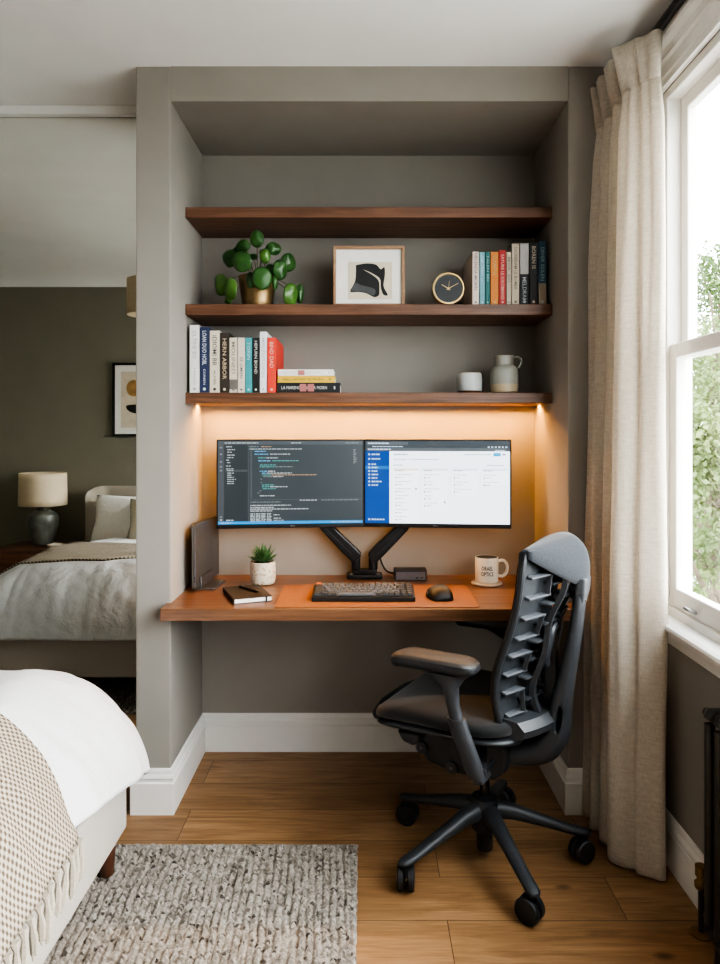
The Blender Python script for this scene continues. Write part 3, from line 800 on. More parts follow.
# dual monitor arm
t = thing('dual_monitor_mount', 'black dual monitor mount rising in a V from the back of the desk', 'monitor arm', (.002, 2.935, DZ))
MB().prism(rrect(0, -.012, .150, .080, .012), 'Z', .0005, .016).build('base_plate', 'arm_black', t, smooth=False, bevel=.003)
MB().prism(rrect(0, -.008, .105, .055, .010), 'Z', .016, .034).build('clamp_block', 'arm_black', t, smooth=False, bevel=.003)
for x in (-.055, .055):
    MB().lathe([(.001, .016), (.008, .016), (.008, .022), (.001, .022)], 12, (x, -.036, 0)).build('bolt', 'steel', t)
for sgn in (-1, 1):
    pst = MB(); pst.tube([(sgn*.036, -.006, .034), (sgn*.036, -.006, .095)], .019, 20)
    pst = pst.build('post', 'arm_black', t)
    seg = MB()
    p0, p1 = Vector((sgn*.034, -.008, .085)), Vector((sgn*.185, -.008, .235))
    d = (p1-p0).normalized(); nn = Vector((-d.z, 0, d.x))
    def sect(p, w): return [p + nn*w*a + Vector((0, b, 0)) for a, b in ((-1, -.020), (1, -.020), (1, .020), (-1, .020))]
    seg.loft([sect(p0 - d*.012, .016), sect(p0, .026), sect(p0 + d*.05, .027), sect(p1 - d*.03, .023), sect(p1, .016)])
    seg.build('spring_arm', 'arm_black', t, smooth=False, bevel=.006)
    cvr = MB(); cvr.loft([[q + Vector((0, -.0215 + (.0 if k < 1 else 0), 0)) + nn*sgn*(-.004) for q in [p0 + d*.02 + nn*a + Vector((0, b, 0)) for a, b in ((-.0025, -.002), (.0025, -.002), (.0025, .002), (-.0025, .002))]] for k in (0,)] +
             [[q + Vector((0, -.0215, 0)) + nn*sgn*(-.004) for q in [p1 - d*.04 + nn*a + Vector((0, b, 0)) for a, b in ((-.0025, -.002), (.0025, -.002), (.0025, .002), (-.0025, .002))]]])
    cvr.build('groove_strip', 'graphite', t, smooth=False)
    j = MB(); j.tube([(sgn*.185, -.028, .235), (sgn*.185, .012, .235)], .022, 20); j.build('elbow_joint', 'arm_black', t)
    k = MB(); k.tube([(sgn*.185, -.008, .235), (sgn*.20, -.008, .30), (sgn*.235, -.012, .372)], .013, 12)
    k.build('riser', 'arm_black', t)
    k = MB(); k.box((sgn*.235-.045, -.0225, .345), (sgn*.235+.045, -.0165, .435)); k.build('mount_plate', 'arm_black', t, smooth=False)
MB().tube(smooth_path([(.045, .012, .10), (.062, .016, .085), (.075, .012, .05), (.095, .006, .022), (.128, -.002, .014)], 6), .0035, 8).build('cable', 'black_plastic', t)

# ================================================================ shelf objects
BM = {}
def bmat(c, rough=.55):
    k = tuple(c)
    if k not in BM: BM[k] = plain('book_cover', c, rough, var=.06, scale=40)
    return BM[k]
def book(label, group, x0, x1, zb, h, y0, d, c, title=None, tcol=(.03, .03, .03), lay=None, band=None, tfrac=(.12, .62), slant=0, sub=None):
    """upright book, its spine at y0 facing the room"""
    w = x1 - x0
    t = thing('book', label, 'book', ((x0+x1)/2, y0, zb), 0, group)
    b = MB(); b.box((-w/2, 0, 0), (w/2, .003, h)).box((-w/2, .003, 0), (-w/2+.0022, d, h)).box((w/2-.0022, .003, 0), (w/2, d, h))
    b.build('cover', bmat(c), t, smooth=False, bevel=.0008)
    MB().box((-w/2+.0024, .0032, .003), (w/2-.0024, d-.004, h-.003)).build('page_block', 'paper', t, smooth=False)
    if band:
        (f0, f1, bc) = band
        MB().box((-w/2+.0002, -.0004, h*f0), (w/2-.0002, -.00005, h*f1)).build('spine_panel', bmat(bc), t, smooth=False)
    if title:
        z1, z0 = h*(1-tfrac[0]), h*(1-tfrac[1])
        text_mesh('spine_lettering', title, .02, bmat(tcol), t, fit_w=z1-z0, fit_h=w*.44, bold=.0001,
                  place=lambda x, y: Vector((y, -.0007, (z0+z1)/2 - x)))
    if sub:
        text_mesh('spine_lettering', sub, .02, bmat(tcol), t, fit_w=h*.24, fit_h=w*.22, place=lambda x, y: Vector((y, -.0007, h*.24 - x)))
    MB().lathe([(.0002, 0), (w*.16, 0), (w*.16, .0003), (.0002, .0003)], 12, mat=Matrix.Translation((0, -.0002, h*.055)) @ Matrix.Rotation(PI/2, 4, 'X')).build('publisher_mark', bmat(tcol), t, smooth=False)
    return t
def bx(px, Y): return (px-364)/700*Y
Z3 = 1.5058; Z2 = 1.8458
YB3 = 2.700
s3 = 700/YB3
G1 = 'upright books on the lowest shelf'
cream = (.55, .49, .40); white = (.62, .60, .57); ink_ = (.03, .028, .03)
for a in [
    ('tall pale grey book at the left end of the lowest shelf', 189.6, 199.3, 324.4, white, 'OLTINE BO', (.30, .30, .30), None, (.08, .5), 'MIREN'),
    ('tall navy blue book beside the pale grey one at the left end', 199.6, 209.2, 326.4, (.020, .032, .085), 'LOAN DUO HOBL', (.55, .58, .62), None, (.06, .58), 'CORBEN'),
    ('cream book with bold dark spine letters between navy and black-brown books', 209.6, 219.6, 330, cream, 'IDIOMI BB', (.05, .045, .04), None, (.08, .56), 'ALMER'),
    ('black-brown book with tan spine letters on the lowest shelf', 220, 229.0, 332, (.030, .022, .017), 'HERN ABBOR', (.50, .40, .28), None, (.1, .78), None),
    ('shorter cream book with a dark blot near the foot of its spine', 229.3, 237.4, 337, cream, 'MOLINED', (.16, .14, .12), (.06, .24, (.12, .11, .10)), (.08, .66), None),
    ('shorter off-white book with dark lettering left of the teal one', 237.8, 244.9, 337, (.58, .53, .45), 'EE OMIEN', (.08, .075, .07), None, (.36, .74), None),
    ('slim teal book in the row on the lowest shelf', 245.2, 252.2, 337, (.045, .27, .29), 'TORIN', (.35, .55, .55), None, (.08, .4), None),
    ('black book with white spine letters right of the teal one', 252.5, 259.3, 337, (.010, .010, .011), 'HEPURN BOND', (.62, .60, .55), None, (.06, .66), None),
    ('tall slim white book leaning by the red one', 259.7, 266.8, 331, (.66, .66, .68), 'MALENTORIN', (.36, .36, .40), None, (.1, .75), None),
    ('bright red book at the right end of the upright row', 267.2, 276.0, 337, (.62, .055, .032), 'BIND DAD', (.68, .40, .34), None, (.08, .55), None)]:
    lb, p0, p1, pt, c, ti, tc_, band, tf, sb_ = a
    h = (392.0 - pt)/s3
    t = book(lb, G1, bx(p0, YB3)+.0006, bx(p1, YB3)-.0006, Z3, h, YB3, .17 if not lb.startswith('bright red') else .262, c, ti, tc_, band=band, tfrac=tf, sub=sb_)
    if lb.startswith('bright red'):
        w = bx(p1, YB3)-bx(p0, YB3)-.0012
        text_mesh('cover_lettering', 'OMIRE', .02, bmat((.10, .03, .03)), t, fit_w=.055, fit_h=.016, place=lambda x, y: Vector((w/2+.0004, .052 + y, h*.52 - x)))
# flat stack
zst = Z3
for lb, p0, p1, th, c, ti, tc_, d in [
    ('thick black book lying at the bottom of the flat stack', 276.6, 340.2, .0380, (.011, .011, .012), 'LA MARENOS   SILVER MORN', (.55, .55, .55), .17),
    ('yellow book lying in the middle of the flat stack', 277.0, 335, .0260, (.62, .40, .045), 'TABLE LANTERN  DE MAREN', (.10, .07, .02), .165),
    ('white book lying on top of the flat stack', 277.4, 333.8, .0245, (.68, .66, .63), 'MARTINE OL   SEVEN BRIEL', (.42, .38, .36), .16)]:
    x0, x1 = bx(p0, YB3)+.002, bx(p1, YB3); w = x1-x0
    t = thing('book', lb, 'book', ((x0+x1)/2, YB3, zst), 0, 'flat stack of books on the lowest shelf')
    b = MB(); b.box((-w/2, 0, .0003), (w/2, .003, th)).box((-w/2, .003, .0003), (w/2, d, .0026)).box((-w/2, .003, th-.0024), (w/2, d, th))
    b.build('cover', bmat(c), t, smooth=False, bevel=.0008)
    MB().box((-w/2+.003, .0032, .0028), (w/2-.003, d-.004, th-.0026)).build('page_block', 'paper', t, smooth=False)
    text_mesh('spine_lettering', ti, .02, bmat(tc_), t, fit_w=w*.72, fit_h=th*.32, place=lambda x, y: Vector((x-w*.07, -.0006, th/2+y)))
    if 'black' in lb or 'white' in lb:
        pn = MB(); n_ = 2 if 'black' in lb else 1
        for q in range(n_): pn.box((-w*.14+q*.030, -.0008, th*.12), (-w*.14+q*.030+.025, -.0002, th*.88))
        pn.build('spine_panel', bmat((.38, .14, .13)), t, smooth=False)
    MB().box((w*.40, -.0008, th*.35), (w*.42, -.0002, th*.65)).build('publisher_mark', bmat(tc_), t, smooth=False)
    zst += th + .0004
# middle shelf row
YB2 = 2.715; s2 = 700/YB2
G2 = 'upright books on the middle shelf'
for a in [
    ('pinkish white book at the left end of the row beside the clock', 472.3, 479.2, 250, (.60, .51, .46), 'HELENDA MORIN', (.16, .12, .11), None, (.04, .72), .245),
    ('slim light blue book in the row on the middle shelf', 479.6, 485.0, 250.5, (.16, .36, .42), 'AMOREN LI', (.40, .55, .58), None, (.06, .55), .17),
    ('slim dark teal book between light blue and orange books', 485.4, 490.2, 250.5, (.02, .14, .13), 'TALEN BRI', (.25, .42, .40), None, (.06, .55), .17),
    ('orange book in the row on the middle shelf', 490.6, 498.7, 250, (.60, .20, .03), 'DAMINE', (.50, .34, .12), None, (.08, .45), .17),
    ('red book with pale spine letters next to the orange one', 499.1, 506.0, 248.5, (.45, .028, .03), 'SATURE LE KIROMAND', (.66, .45, .38), None, (.08, .9), .17),
    ('thin cream book between the red and the tall cream books', 506.5, 511.4, 250.5, (.52, .46, .36), 'MOR  BEL', (.10, .09, .08), None, (.1, .6), .17),
    ('tall cream book in the row on the middle shelf', 511.8, 519.5, 242, (.54, .47, .36), 'DIONERAM LE BOMER', (.16, .13, .09), None, (.06, .75), .18),
    ('book with a pale upper half and black lower half', 519.9, 529.0, 241.5, (.014, .016, .02), 'MELDRAM', (.38, .40, .42), (.50, .995, (.46, .44, .44)), (.55, .95), .17),
    ('tall black book with tan letters second from the right end', 529.5, 538.0, 241, (.012, .011, .011), 'BOREN IS', (.46, .38, .30), None, (.06, .42), .17),
    ('dark blue book with a sandy foot at the right end of the row', 538.4, 546.6, 239.5, (.018, .065, .11), 'DIVER SOLEN', (.30, .40, .44), (.02, .34, (.30, .24, .18)), (.1, .62), .17)]:
    lb, p0, p1, pt, c, ti, tc_, band, tf, d = a
    h = (303.6 - pt)/s2
    book(lb, G2, bx(p0, YB2)+.0006, bx(p1, YB2)-.0006, Z2, h, YB2, d, c, ti, tc_, band=band, tfrac=tf)

# ---- pilea
PY = 2.775; ps = 700/PY
t = thing('potted_plant', 'round-leaved green plant in a brass pot on the middle shelf', 'plant', (bx(257.5, PY), PY, Z2))
MB().lathe([(.001, .0005), (.058, .0005), (.059, .013), (.060, .0145), (.060, .016), (.0755, .120), (.0745, .122), (.0705, .122), (.069, .112), (.001, .110)], 40).build('pot', 'brass', t)
MB().lathe([(.001, .1105), (.068, .1105), (.06, .115), (.001, .119)], 24).build('soil', 'soil', t)
LV = [(343,100,42,50,-.01,1), (250,142,45,38,0,0), (205,160,30,30,.03,0), (172,232,50,52,-.02,0), (268,278,60,60,-.085,1), (448,160,45,38,0,0), (545,250,42,54,0,0), (405,230,32,42,-.05,1),
      (500,318,42,58,-.05,0), (397,390,58,65,-.10,0), (320,395,28,45,-.082,0), (112,405,45,62,-.02,2), (185,440,42,62,-.05,2), (155,495,25,30,.0,2), (565,470,42,66,-.03,2),
      (620,452,18,60,.0,0), (475,410,15,45,-.085,0), (310,200,28,18,.03,0), (372,178,20,20,.02,0), (425,300,26,34,.0,0), (460,305,26,26,.03,0)]
st0 = Vector((0, 0, .118))
for i, (zx, zy, rx, ry, dy, tone) in enumerate(LV):
    px, py = 205 + zx/6.545, 220 + zy/6.545
    c = Vector(((px-257.5)/ps, dy, (303.7-py)/ps))
    a_, b_ = rx/6.545/ps*1.08, ry/6.545/ps*1.12
    # leaf blade: a shallow dished disc facing outward and up
    yaw = math.atan2(c.x, .16) * .9
    tilt = math.radians(8)
    Rm = Matrix.Rotation(yaw, 3, 'Z') @ Matrix.Rotation(tilt, 3, 'X')
    if rx < 22 and ry > 40: Rm = Matrix.Identity(3)
    def leaf(u, v, a_=a_, b_=b_, Rm=Rm, c=c):
        r = u; th = 2*PI*v
        p = Vector((a_/max(.5, math.cos(yaw))*r*math.cos(th), -.010*(1-r*r) + .004*math.sin(3*th+i)*r*r, b_*r*math.sin(th)))
        return c + Rm @ p
    lo = MB().grid(5, 20, leaf)
    bmesh.ops.remove_doubles(lo.bm, verts=lo.bm.verts[:], dist=.0002)
    lo.build('leaf', 'leaf_light' if tone == 2 or i in (7,) else 'leaf', t, ang=180, solid=.0012)
    mid = (st0*.45 + c*.55) + Vector((0, .0, .022 if c.z < .2 else .004))
    rootp = st0 + Vector((c.x*.18, 0, 0))
    end = c + Rm @ Vector((0, .0005, b_*.15))
    MB().tube(smooth_path([rootp, mid, end], 5), .0016, 6).build('stem', 'stem', t)

# ---- framed print
FY = 2.735; fs = 700/FY
t = thing('framed_print', 'oak-framed abstract print of black leaf shapes leaning on the middle shelf', 'picture', (bx(369, FY), FY, Z2))
t.rotation_euler = (math.radians(-3.5), 0, 0)
fw, fh = .280, .240
fr = MB(); b = .011
fr.box((-fw/2, 0, 0), (fw/2, .02, b)).box((-fw/2, 0, fh-b), (fw/2, .02, fh)).box((-fw/2, 0, b), (-fw/2+b, .02, fh-b)).box((fw/2-b, 0, b), (fw/2, .02, fh-b))
fr.build('frame', 'oak_frame', t, smooth=False, bevel=.001)
MB().box((-fw/2+b, .012, b), (fw/2-b, .016, fh-b)).build('mat_board', 'mat_board', t, smooth=False)
def F2(x, y): return (-fw/2 + (x-42)/(382-42)*fw, fh - (y-52)/(338-52)*fh)   # zoomed print pixels -> frame
x0, z1 = F2(112, 125); x1, z0 = F2(322, 302)
MB().box((x0, .0108, z0), (x1, .0118, z1)).build('sheet', 'art_paper', t, smooth=False)
def blob(name, pts, m, y):
    q = smooth_path([F2(*p) for p in pts + [pts[0]]], 4)[:-1]
    MB().prism([(p.x, p.y) for p in q], 'Y', y-.0004, y).build(name, m, t, smooth=False)
blob('dark_shape', [(150, 140), (200, 132), (246, 138), (268, 160), (286, 150), (288, 190), (282, 240), (302, 282), (280, 280), (268, 245), (264, 205), (225, 178), (185, 162), (225, 185), (258, 215), (262, 262), (258, 285), (235, 292), (200, 275), (160, 268), (122, 266), (146, 215)], 'art_black', .0104)
blob('grey_shape', [(148, 222), (175, 235), (240, 255), (232, 286), (195, 270), (150, 265), (126, 264)], 'art_grey', .0098)

# ---- clock
CY_ = 2.725; cs = 700/CY_
t = thing('desk_clock', 'small round black clock with a brass rim on the middle shelf', 'clock', (bx(448, CY_), CY_, Z2))
RX = Matrix.Translation((0, 0, .064)) @ Matrix.Rotation(PI/2, 4, 'X')
MB().lathe([(.053, .012), (.056, .018), (.0605, .018), (.0615, .012), (.0615, -.03), (.053, -.03)], 48, mat=RX).build('rim', 'bright_brass', t)
MB().lathe([(.001, .0125), (.0545, .0125), (.0545, -.028), (.001, -.028)], 48, mat=RX).build('face', 'clock_face', t)
def hand(name, ang, ln, w):
    d = Vector((math.sin(ang), 0, math.cos(ang))); n = Vector((d.z, 0, -d.x)); c = Vector((0, -.0140, .064))
    MB().loft([[c - d*.008 + n*w, c - d*.008 - n*w, c + d*ln - n*w*.6, c + d*ln + n*w*.6], [p + Vector((0, -.0006, 0)) for p in (c - d*.008 + n*w, c - d*.008 - n*w, c + d*ln - n*w*.6, c + d*ln + n*w*.6)]]).build(name, 'bright_brass', t, smooth=False)
hand('hour_hand', math.radians(-60), .030, .0012); hand('minute_hand', math.radians(62), .043, .0010); hand('second_hand', math.radians(8), .030, .0005)
tk = MB()
for k in range(12):
    a = 2*PI*k/12; tk.cbox((.048*math.sin(a), -.0130, .064+.048*math.cos(a)), (.0012, .0006, .005), (0, a, 0))
tk.build('hour_marks', 'graphite_mid', t, smooth=False)
for x in (-.026, .026):
    MB().cyl((x*1.15, 0, 0), (x, 0, .010), .003, n=10).build('foot', 'ink', t)

# ---- cup and jug on the lowest shelf
JY = 2.765; js = 700/JY
t = thing('small_cup', 'small grey-glazed cup with a brown foot beside the jug', 'cup', (bx(469.7, JY), JY, Z3))
MB().lathe([(.001, .0005), (.042, .0005), (.046, .004), (.0485, .012), (.0490, .058), (.0455, .077), (.0450, .079), (.043, .079), (.0425, .072), (.045, .050), (.044, .012), (.001, .010)], 40).build('body', 'cup', t)
MB().lathe([(.0430, .0792), (.0448, .0792), (.0450, .0804), (.0432, .0804)], 40).build('rim', 'art_ochre', t)
t = thing('jug', 'grey-green stoneware jug with a loop handle at the right of the lowest shelf', 'jug', (bx(504.5, JY), JY, Z3))
MB().lathe([(.001, .0005), (.045, .0005), (.052, .006), (.055, .03), (.056, .075), (.053, .093), (.044, .104), (.036, .110), (.0345, .116), (.0365, .145), (.0372, .148), (.034, .148), (.0325, .118), (.048, .09), (.05, .03), (.001, .012)], 44).build('body', 'jug', t)
MB().tube(smooth_path([(.034, 0, .139), (.050, 0, .146), (.064, 0, .138), (.066, 0, .120), (.056, 0, .103), (.046, 0, .099)], 5), .0045, 10).build('handle', 'jug', t)

# ================================================================ office chair
CH = thing('office_chair', 'dark grey ergonomic office chair with ribbed back, turned to the desk', 'chair', (.384, 2.227, 0), math.radians(150))
# base
hub = MB().lathe([(.001, .085), (.030, .085), (.043, .10), (.046, .13), (.044, .185), (.040, .196), (.030, .200), (.001, .200)], 28)
hub.build('hub', 'graphite_dark', CH)
MB().lathe([(.001, .03), (.024, .03), (.026, .035), (.026, .086), (.001, .086)], 20).build('column_foot', 'black_plastic', CH)
for k in range(5):
    a = math.radians(207 + 72*k); d = Vector((math.cos(a), math.sin(a), 0)); s_ = Vector((-math.sin(a), math.cos(a), 0))
    rings = []
    for r, z, w, h in ((.03, .158, .030, .030), (.09, .150, .027, .024), (.18, .125, .023, .018), (.26, .102, .022, .014), (.30, .093, .023, .012), (.322, .090, .020, .010), (.333, .089, .010, .006)):
        c = d*r + Vector((0, 0, z))
        rings.append([c + s_*w*math.cos(2*PI*j/14)*(1 if abs(math.cos(2*PI*j/14)) < .8 else .92) + Vector((0, 0, h*math.sin(2*PI*j/14))) for j in range(14)])
    MB().loft(rings).build('base_arm', 'graphite', CH, ang=60)
    cs_ = empty('caster', (d.x*.312, d.y*.312, 0), 0); cs_.parent = CH
    ca = a + [.5, 1.2, .3, .9, .6][k]
    cs_.rotation_euler = (0, 0, ca)
    MB().cyl((0, 0, .045), (0, 0, .086), .008, n=12).build('stem', 'black_plastic', cs_)
    hd = MB()
    for sgn in (-1, 1):
        prof = [(.004, .004), (.030, .004), (.036, .008), (.0365, .020), (.033, .025), (.012, .027), (.004, .027)]
        mtx = Matrix.Translation((-.010, 0, .0375)) @ Matrix.Rotation(-PI/2*sgn, 4, 'X')
        MB().lathe(prof, 28, mat=mtx).build('wheel', 'rubber', cs_)
    hd.cbox((-.006, 0, .060), (.040, .007, .026)); hd.build('fork', 'black_plastic', cs_, smooth=False, bevel=.003)
# gas lift + mechanism
MB().cyl((0, 0, .195), (0, 0, .30), .0155, n=20).build('gas_lift', 'black_gloss', CH)
mk = MB(); prof = [(.205, .385), (.198, .335), (.160, .300), (.06, .285), (-.06, .292), (-.10, .33), (-.10, .395), (.0, .425), (.16, .430)]
mk.loft([[(x, y, z) for x, z in prof] for y in (-.085, .085)])
mk.build('tilt_housing', 'graphite_dark', CH, smooth=False, bevel=.012, seg=3)
for (x, z) in ((.178, .345), (.075, .305)):
    MB().cyl((x, .084, z), (x, .094, z), .019, n=20).build('pivot_cap', 'graphite', CH)
    MB().cyl((x, .094, z), (x, .0965, z), .0045, n=12).build('bolt', 'aluminium', CH)
lv = MB(); lv.tube([(-.055, .08, .352), (-.060, .16, .352)], .008, 10); lv.cbox((-.062, .19, .350), (.030, .070, .018), (0, .3, 0)); lv.build('tilt_lever', 'graphite', CH, smooth=False, bevel=.004)
# seat
def seat_ring(x0, x1, hw, z, rc, bend=0, n=9):
    pts = rrect((x0+x1)/2, 0, x1-x0, 2*hw, rc, n)
    return [(x, y, z + .012*(abs(y)/hw)**2.5 - bend*max(0, (x-.18)/.12)**2 + .012*max(0, (-.02-x)/.16)) for x, y in pts]
st = MB(); B_ = .022
st.loft([seat_ring(-.135, .275, .215, .462, .09, B_), seat_ring(-.150, .298, .236, .466, .10, B_), seat_ring(-.155, .305, .244, .480, .10, B_), seat_ring(-.150, .300, .240, .498, .10, B_), seat_ring(-.135, .275, .220, .508, .09, B_), seat_ring(-.09, .19, .14, .506, .07, B_*.4), seat_ring(-.04, .1, .05, .504, .03, 0)])
st.build('seat_cushion', 'seat_fabric', CH, sub=1, ang=180)
sp_ = MB(); sp_.loft([seat_ring(-.16, .24, .18, .418, .08, B_), seat_ring(-.16, .285, .225, .438, .09, B_), seat_ring(-.165, .305, .238, .452, .10, B_), seat_ring(-.160, .30, .234, .463, .10, B_)])
sp_.build('seat_pan', 'graphite', CH, sub=1, ang=180)
MB().tube([(.300, -.16, .452), (.312, -.08, .452), (.314, 0, .452), (.312, .08, .452), (.300, .16, .452)], [.018, .024, .024, .024, .018], 14).build('front_roll', 'graphite_dark', CH)
hp = MB(); hp.loft([[(.21, y, .435), (.19, y, .405), (.155, y, .398), (.135, y, .412), (.13, y, .435)] for y in (.10, .205)]); hp.build('seat_handle', 'graphite_dark', CH, smooth=False, bevel=.008, seg=3)
# arms
for sg in (1, -1):
    ar = MB()
    def pr(c, rx, ry, n=16): return [(c[0]+rx*math.cos(2*PI*j/n), c[1]+ry*math.sin(2*PI*j/n), c[2]) for j in range(n)]
    ar.loft([pr((-.078, sg*.268, .385), .026, .018), pr((-.062, sg*.270, .42), .030, .020), pr((-.030, sg*.272, .50), .030, .020), pr((-.016, sg*.272, .542), .028, .019)])
    ar = ar.build('arm_sleeve', 'graphite', CH, ang=60)
    up = MB(); up.loft([pr((-.018, sg*.272, .535), .020, .014), pr((-.004, sg*.270, .58), .020, .015), pr((.004, sg*.265, .625), .024, .022), pr((.020, sg*.258, .650), .055, .034), pr((.030, sg*.255, .664), .085, .040)])
    up.build('arm_post', 'graphite', CH, ang=60)
    brk = MB(); brk.loft([[(x-.024, y, z-.012), (x+.024, y, z-.012), (x+.024, y, z+.016), (x-.024, y, z+.016)] for x, y, z in ((-.01, sg*.07, .40), (-.04, sg*.16, .392), (-.074, sg*.25, .392), (-.078, sg*.272, .40))])
    brk.build('arm_bracket', 'graphite_dark', CH, smooth=False, bevel=.006)
    pad = MB(); rings = []
    for z, k in ((.662, .78), (.668, .93), (.680, 1.0), (.692, .97)):
        ring = []
        for x, y in rrect(.062, sg*.250, .275*k + .0, .098*k, .040*k, 7):
            zz = z + .006*math.sin((x+.08)/.29*PI) - (.012*((x-.14)/.06) if x > .14 else 0) * (.6 if z > .67 else 1)
            ring.append((x, y, zz))
        rings.append(ring)
    pad.loft(rings); ap = pad.build('arm_pad', 'graphite_dark', CH, ang=60)
    tp = MB(); rings = []
    for z, k in ((.691, .965), (.697, .93), (.700, .82)):
        ring = []
        for x, y in rrect(.062, sg*.250, .275*k, .098*k, .040*k, 7):
            ring.append((x, y, z + .006*math.sin((x+.08)/.29*PI) - (.0072*((x-.14)/.06) if x > .14 else 0)))
        rings.append(ring)
    tp.loft(rings).build('pad_top', 'pad_top', ap, ang=60)
# back panel
BP = [(.46, -.118), (.50, -.114), (.586, -.102), (.673, -.111), (.764, -.143), (.852, -.169), (.938, -.183), (1.03, -.192)]
BPs = [(p.x, p.y) for p in smooth_path(BP, 5)]
def bp_a(z, l):
    hw = bp_w(z); q = min(1, abs(l)/hw)
    return interp(BPs, z)[0] - .040*(1-q*q)
def bp_w(z): return interp([(.46, .165), (.52, .185), (.65, .200), (.85, .205), (.98, .212), (1.03, .205)], z)[0]
def bpf(u, v):
    z = .475 + (1.027-.475)*v; l = (u*2-1)*bp_w(z); z -= .018*max(0, (v-.8)/.2)*abs(u*2-1)**4
    return Vector((bp_a(z, l), l, z))
MB().grid(24, 36, bpf, lambda u, v: (u*.42, v*.57)).build('back_panel', 'back_mesh', CH, ang=180, solid=.006)
edge = []
for k in range(25): edge.append(bpf(1, k/24))
for k in range(1, 16): edge.append(bpf(1 - k/16, 1))
for k in range(25): edge.append(bpf(0, 1 - k/24))
for k in range(1, 16): edge.append(bpf(k/16, 0))
MB().tube(edge, .0105, 10, closed=True).build('back_rim', 'graphite_dark', CH)
# front upholstery of the back
def frf(u, v):
    p = bpf(u, v); return p + Vector((.010 + .010*(1-(2*u-1)**4)*math.sin(PI*v)**.3, 0, 0))
MB().grid(16, 24, frf).build('back_cushion', 'seat_fabric', CH, ang=180, solid=.008)
# ribs behind the panel: plates across and links between them
zo = [.535, .600, .655, .712, .765, .825, .885, .945]
for i, z in enumerate(zo):
    for sg in (1, -1):
        l0, l1 = sg*.105, sg*(bp_w(z)-.020)
        rb = MB(); a0, a1 = bp_a(z, l0), bp_a(z, l1)
        rb.loft([[(a0-.004, l0, z-.004), (a0-.034, l0, z-.003), (a0-.036, l0, z+.003), (a0-.004, l0, z+.005)], [(a1-.004, l1, z-.004), (a1-.018, l1, z-.008), (a1-.020, l1, z-.002), (a1-.004, l1, z+.005)]])
        rb.build('back_rib', 'graphite_light', CH, smooth=False, bevel=.0015)
        if i < len(zo)-1 and i % 2 == 0:
            zz = zo[i+1]; lk = MB(); l = sg*.112; a2 = bp_a(zz, l); am = bp_a(z, l)
            lk.loft([[(am-.020, l-.004, z), (am-.034, l-.004, z), (am-.034, l+.004, z), (am-.020, l+.004, z)], [(a2-.020, l-.004, zz), (a2-.034, l-.004, zz), (a2-.034, l+.004, zz), (a2-.020, l+.004, zz)]])
            lk.build('rib_link', 'graphite', CH, smooth=False, bevel=.001)
for i, z in enumerate([.565, .628, .684, .740, .795, .855, .915]):
    for sg in (1, -1):
        l0, l1 = sg*.022, sg*.098; a0, a1 = bp_a(z, l0), bp_a(z, l1); rb = MB()
        rb.loft([[(a0-.004, l0, z-.004), (a0-.044, l0, z-.003), (a0-.046, l0, z+.003), (a0-.004, l0, z+.004)], [(a1-.004, l1, z-.004), (a1-.034, l1, z-.006), (a1-.037, l1, z), (a1-.004, l1, z+.004)]])
        rb.build('back_rib', 'graphite_light' if i % 2 else 'graphite', CH, smooth=False, bevel=.0015)
for sg in (1, -1):     # two long flexing uprights
    pts = [(bp_a(z, sg*.06)-.046 + .010*math.sin((z-.52)*28), sg*.062, z) for z in [.50 + .47*k/20 for k in range(21)]]
    rg = [[(p[0]-.006, p[1]-.011, p[2]), (p[0]+.010, p[1]-.011, p[2]), (p[0]+.010, p[1]+.011, p[2]), (p[0]-.006, p[1]+.011, p[2])] for p in pts]
    MB().loft(rg).build('flex_strip', 'graphite', CH, smooth=True, ang=30)
# lower shell where the back meets the seat
lsb = MB(); rings = []
for k in range(13):
    l = -.175 + .35*k/12; q = 1-(l/.18)**2
    a0 = bp_a(.50, l)
    rings.append([(a0+.006, l, .468), (a0-.02-.02*q, l, .462), (a0-.060-.02*q, l, .478), (a0-.066-.02*q, l, .500), (a0-.045-.02*q, l, .522), (a0-.004, l, .528)])
lsb.loft(rings).build('lower_shell', 'graphite', CH, ang=40)
# spine
SPN = [(-.030, .352, .030, .060), (-.090, .362, .032, .062), (-.150, .376, .036, .062), (-.200, .402, .040, .060), (-.226, .440, .038, .056), (-.236, .490, .034, .052), (-.243, .545, .030, .048), (-.258, .620, .024, .044), (-.274, .700, .020, .040), (-.287, .780, .018, .037), (-.295, .850, .016, .035), (-.298, .905, .013, .032)]
path = smooth_path(SPN, 4); rings = []
for i, p in enumerate(path):
    q0, q1 = path[max(i-1, 0)], path[min(i+1, len(path)-1)]
    d = Vector((q1[0]-q0[0], 0, q1[1]-q0[1])).normalized(); nn = Vector((-d.z, 0, d.x)); c = Vector((p[0], 0, p[1]))
    ring = []
    for j in range(20):
        a = 2*PI*j/20; cc, ss = math.cos(a), math.sin(a)
        ring.append(c + nn*p[2]*(abs(cc)**.65)*(1 if cc > 0 else -1) + Vector((0, p[3]*(abs(ss)**.65)*(1 if ss > 0 else -1), 0)))
    rings.append(ring)
spn = MB().loft(rings).build('spine_frame', 'graphite', CH, ang=60)
cut = MB(); cut.prism([(p[0]-.246+(.0), p[1]+.505) for p in [(x*.010 - z*.12, z) for x, z in [(math.cos(2*PI*k/24), math.sin(2*PI*k/24)*.040) for k in range(24)]]], 'Y', -.12, .12)
cut = cut.build('slot', 'graphite_dark', CH)
bo = spn.modifiers.new('slot', 'BOOLEAN'); bo.operation = 'DIFFERENCE'; bo.object = cut; bo.solver = 'EXACT'
bpy.context.view_layer.update(); freeze(spn)
bpy.data.objects.remove(cut)
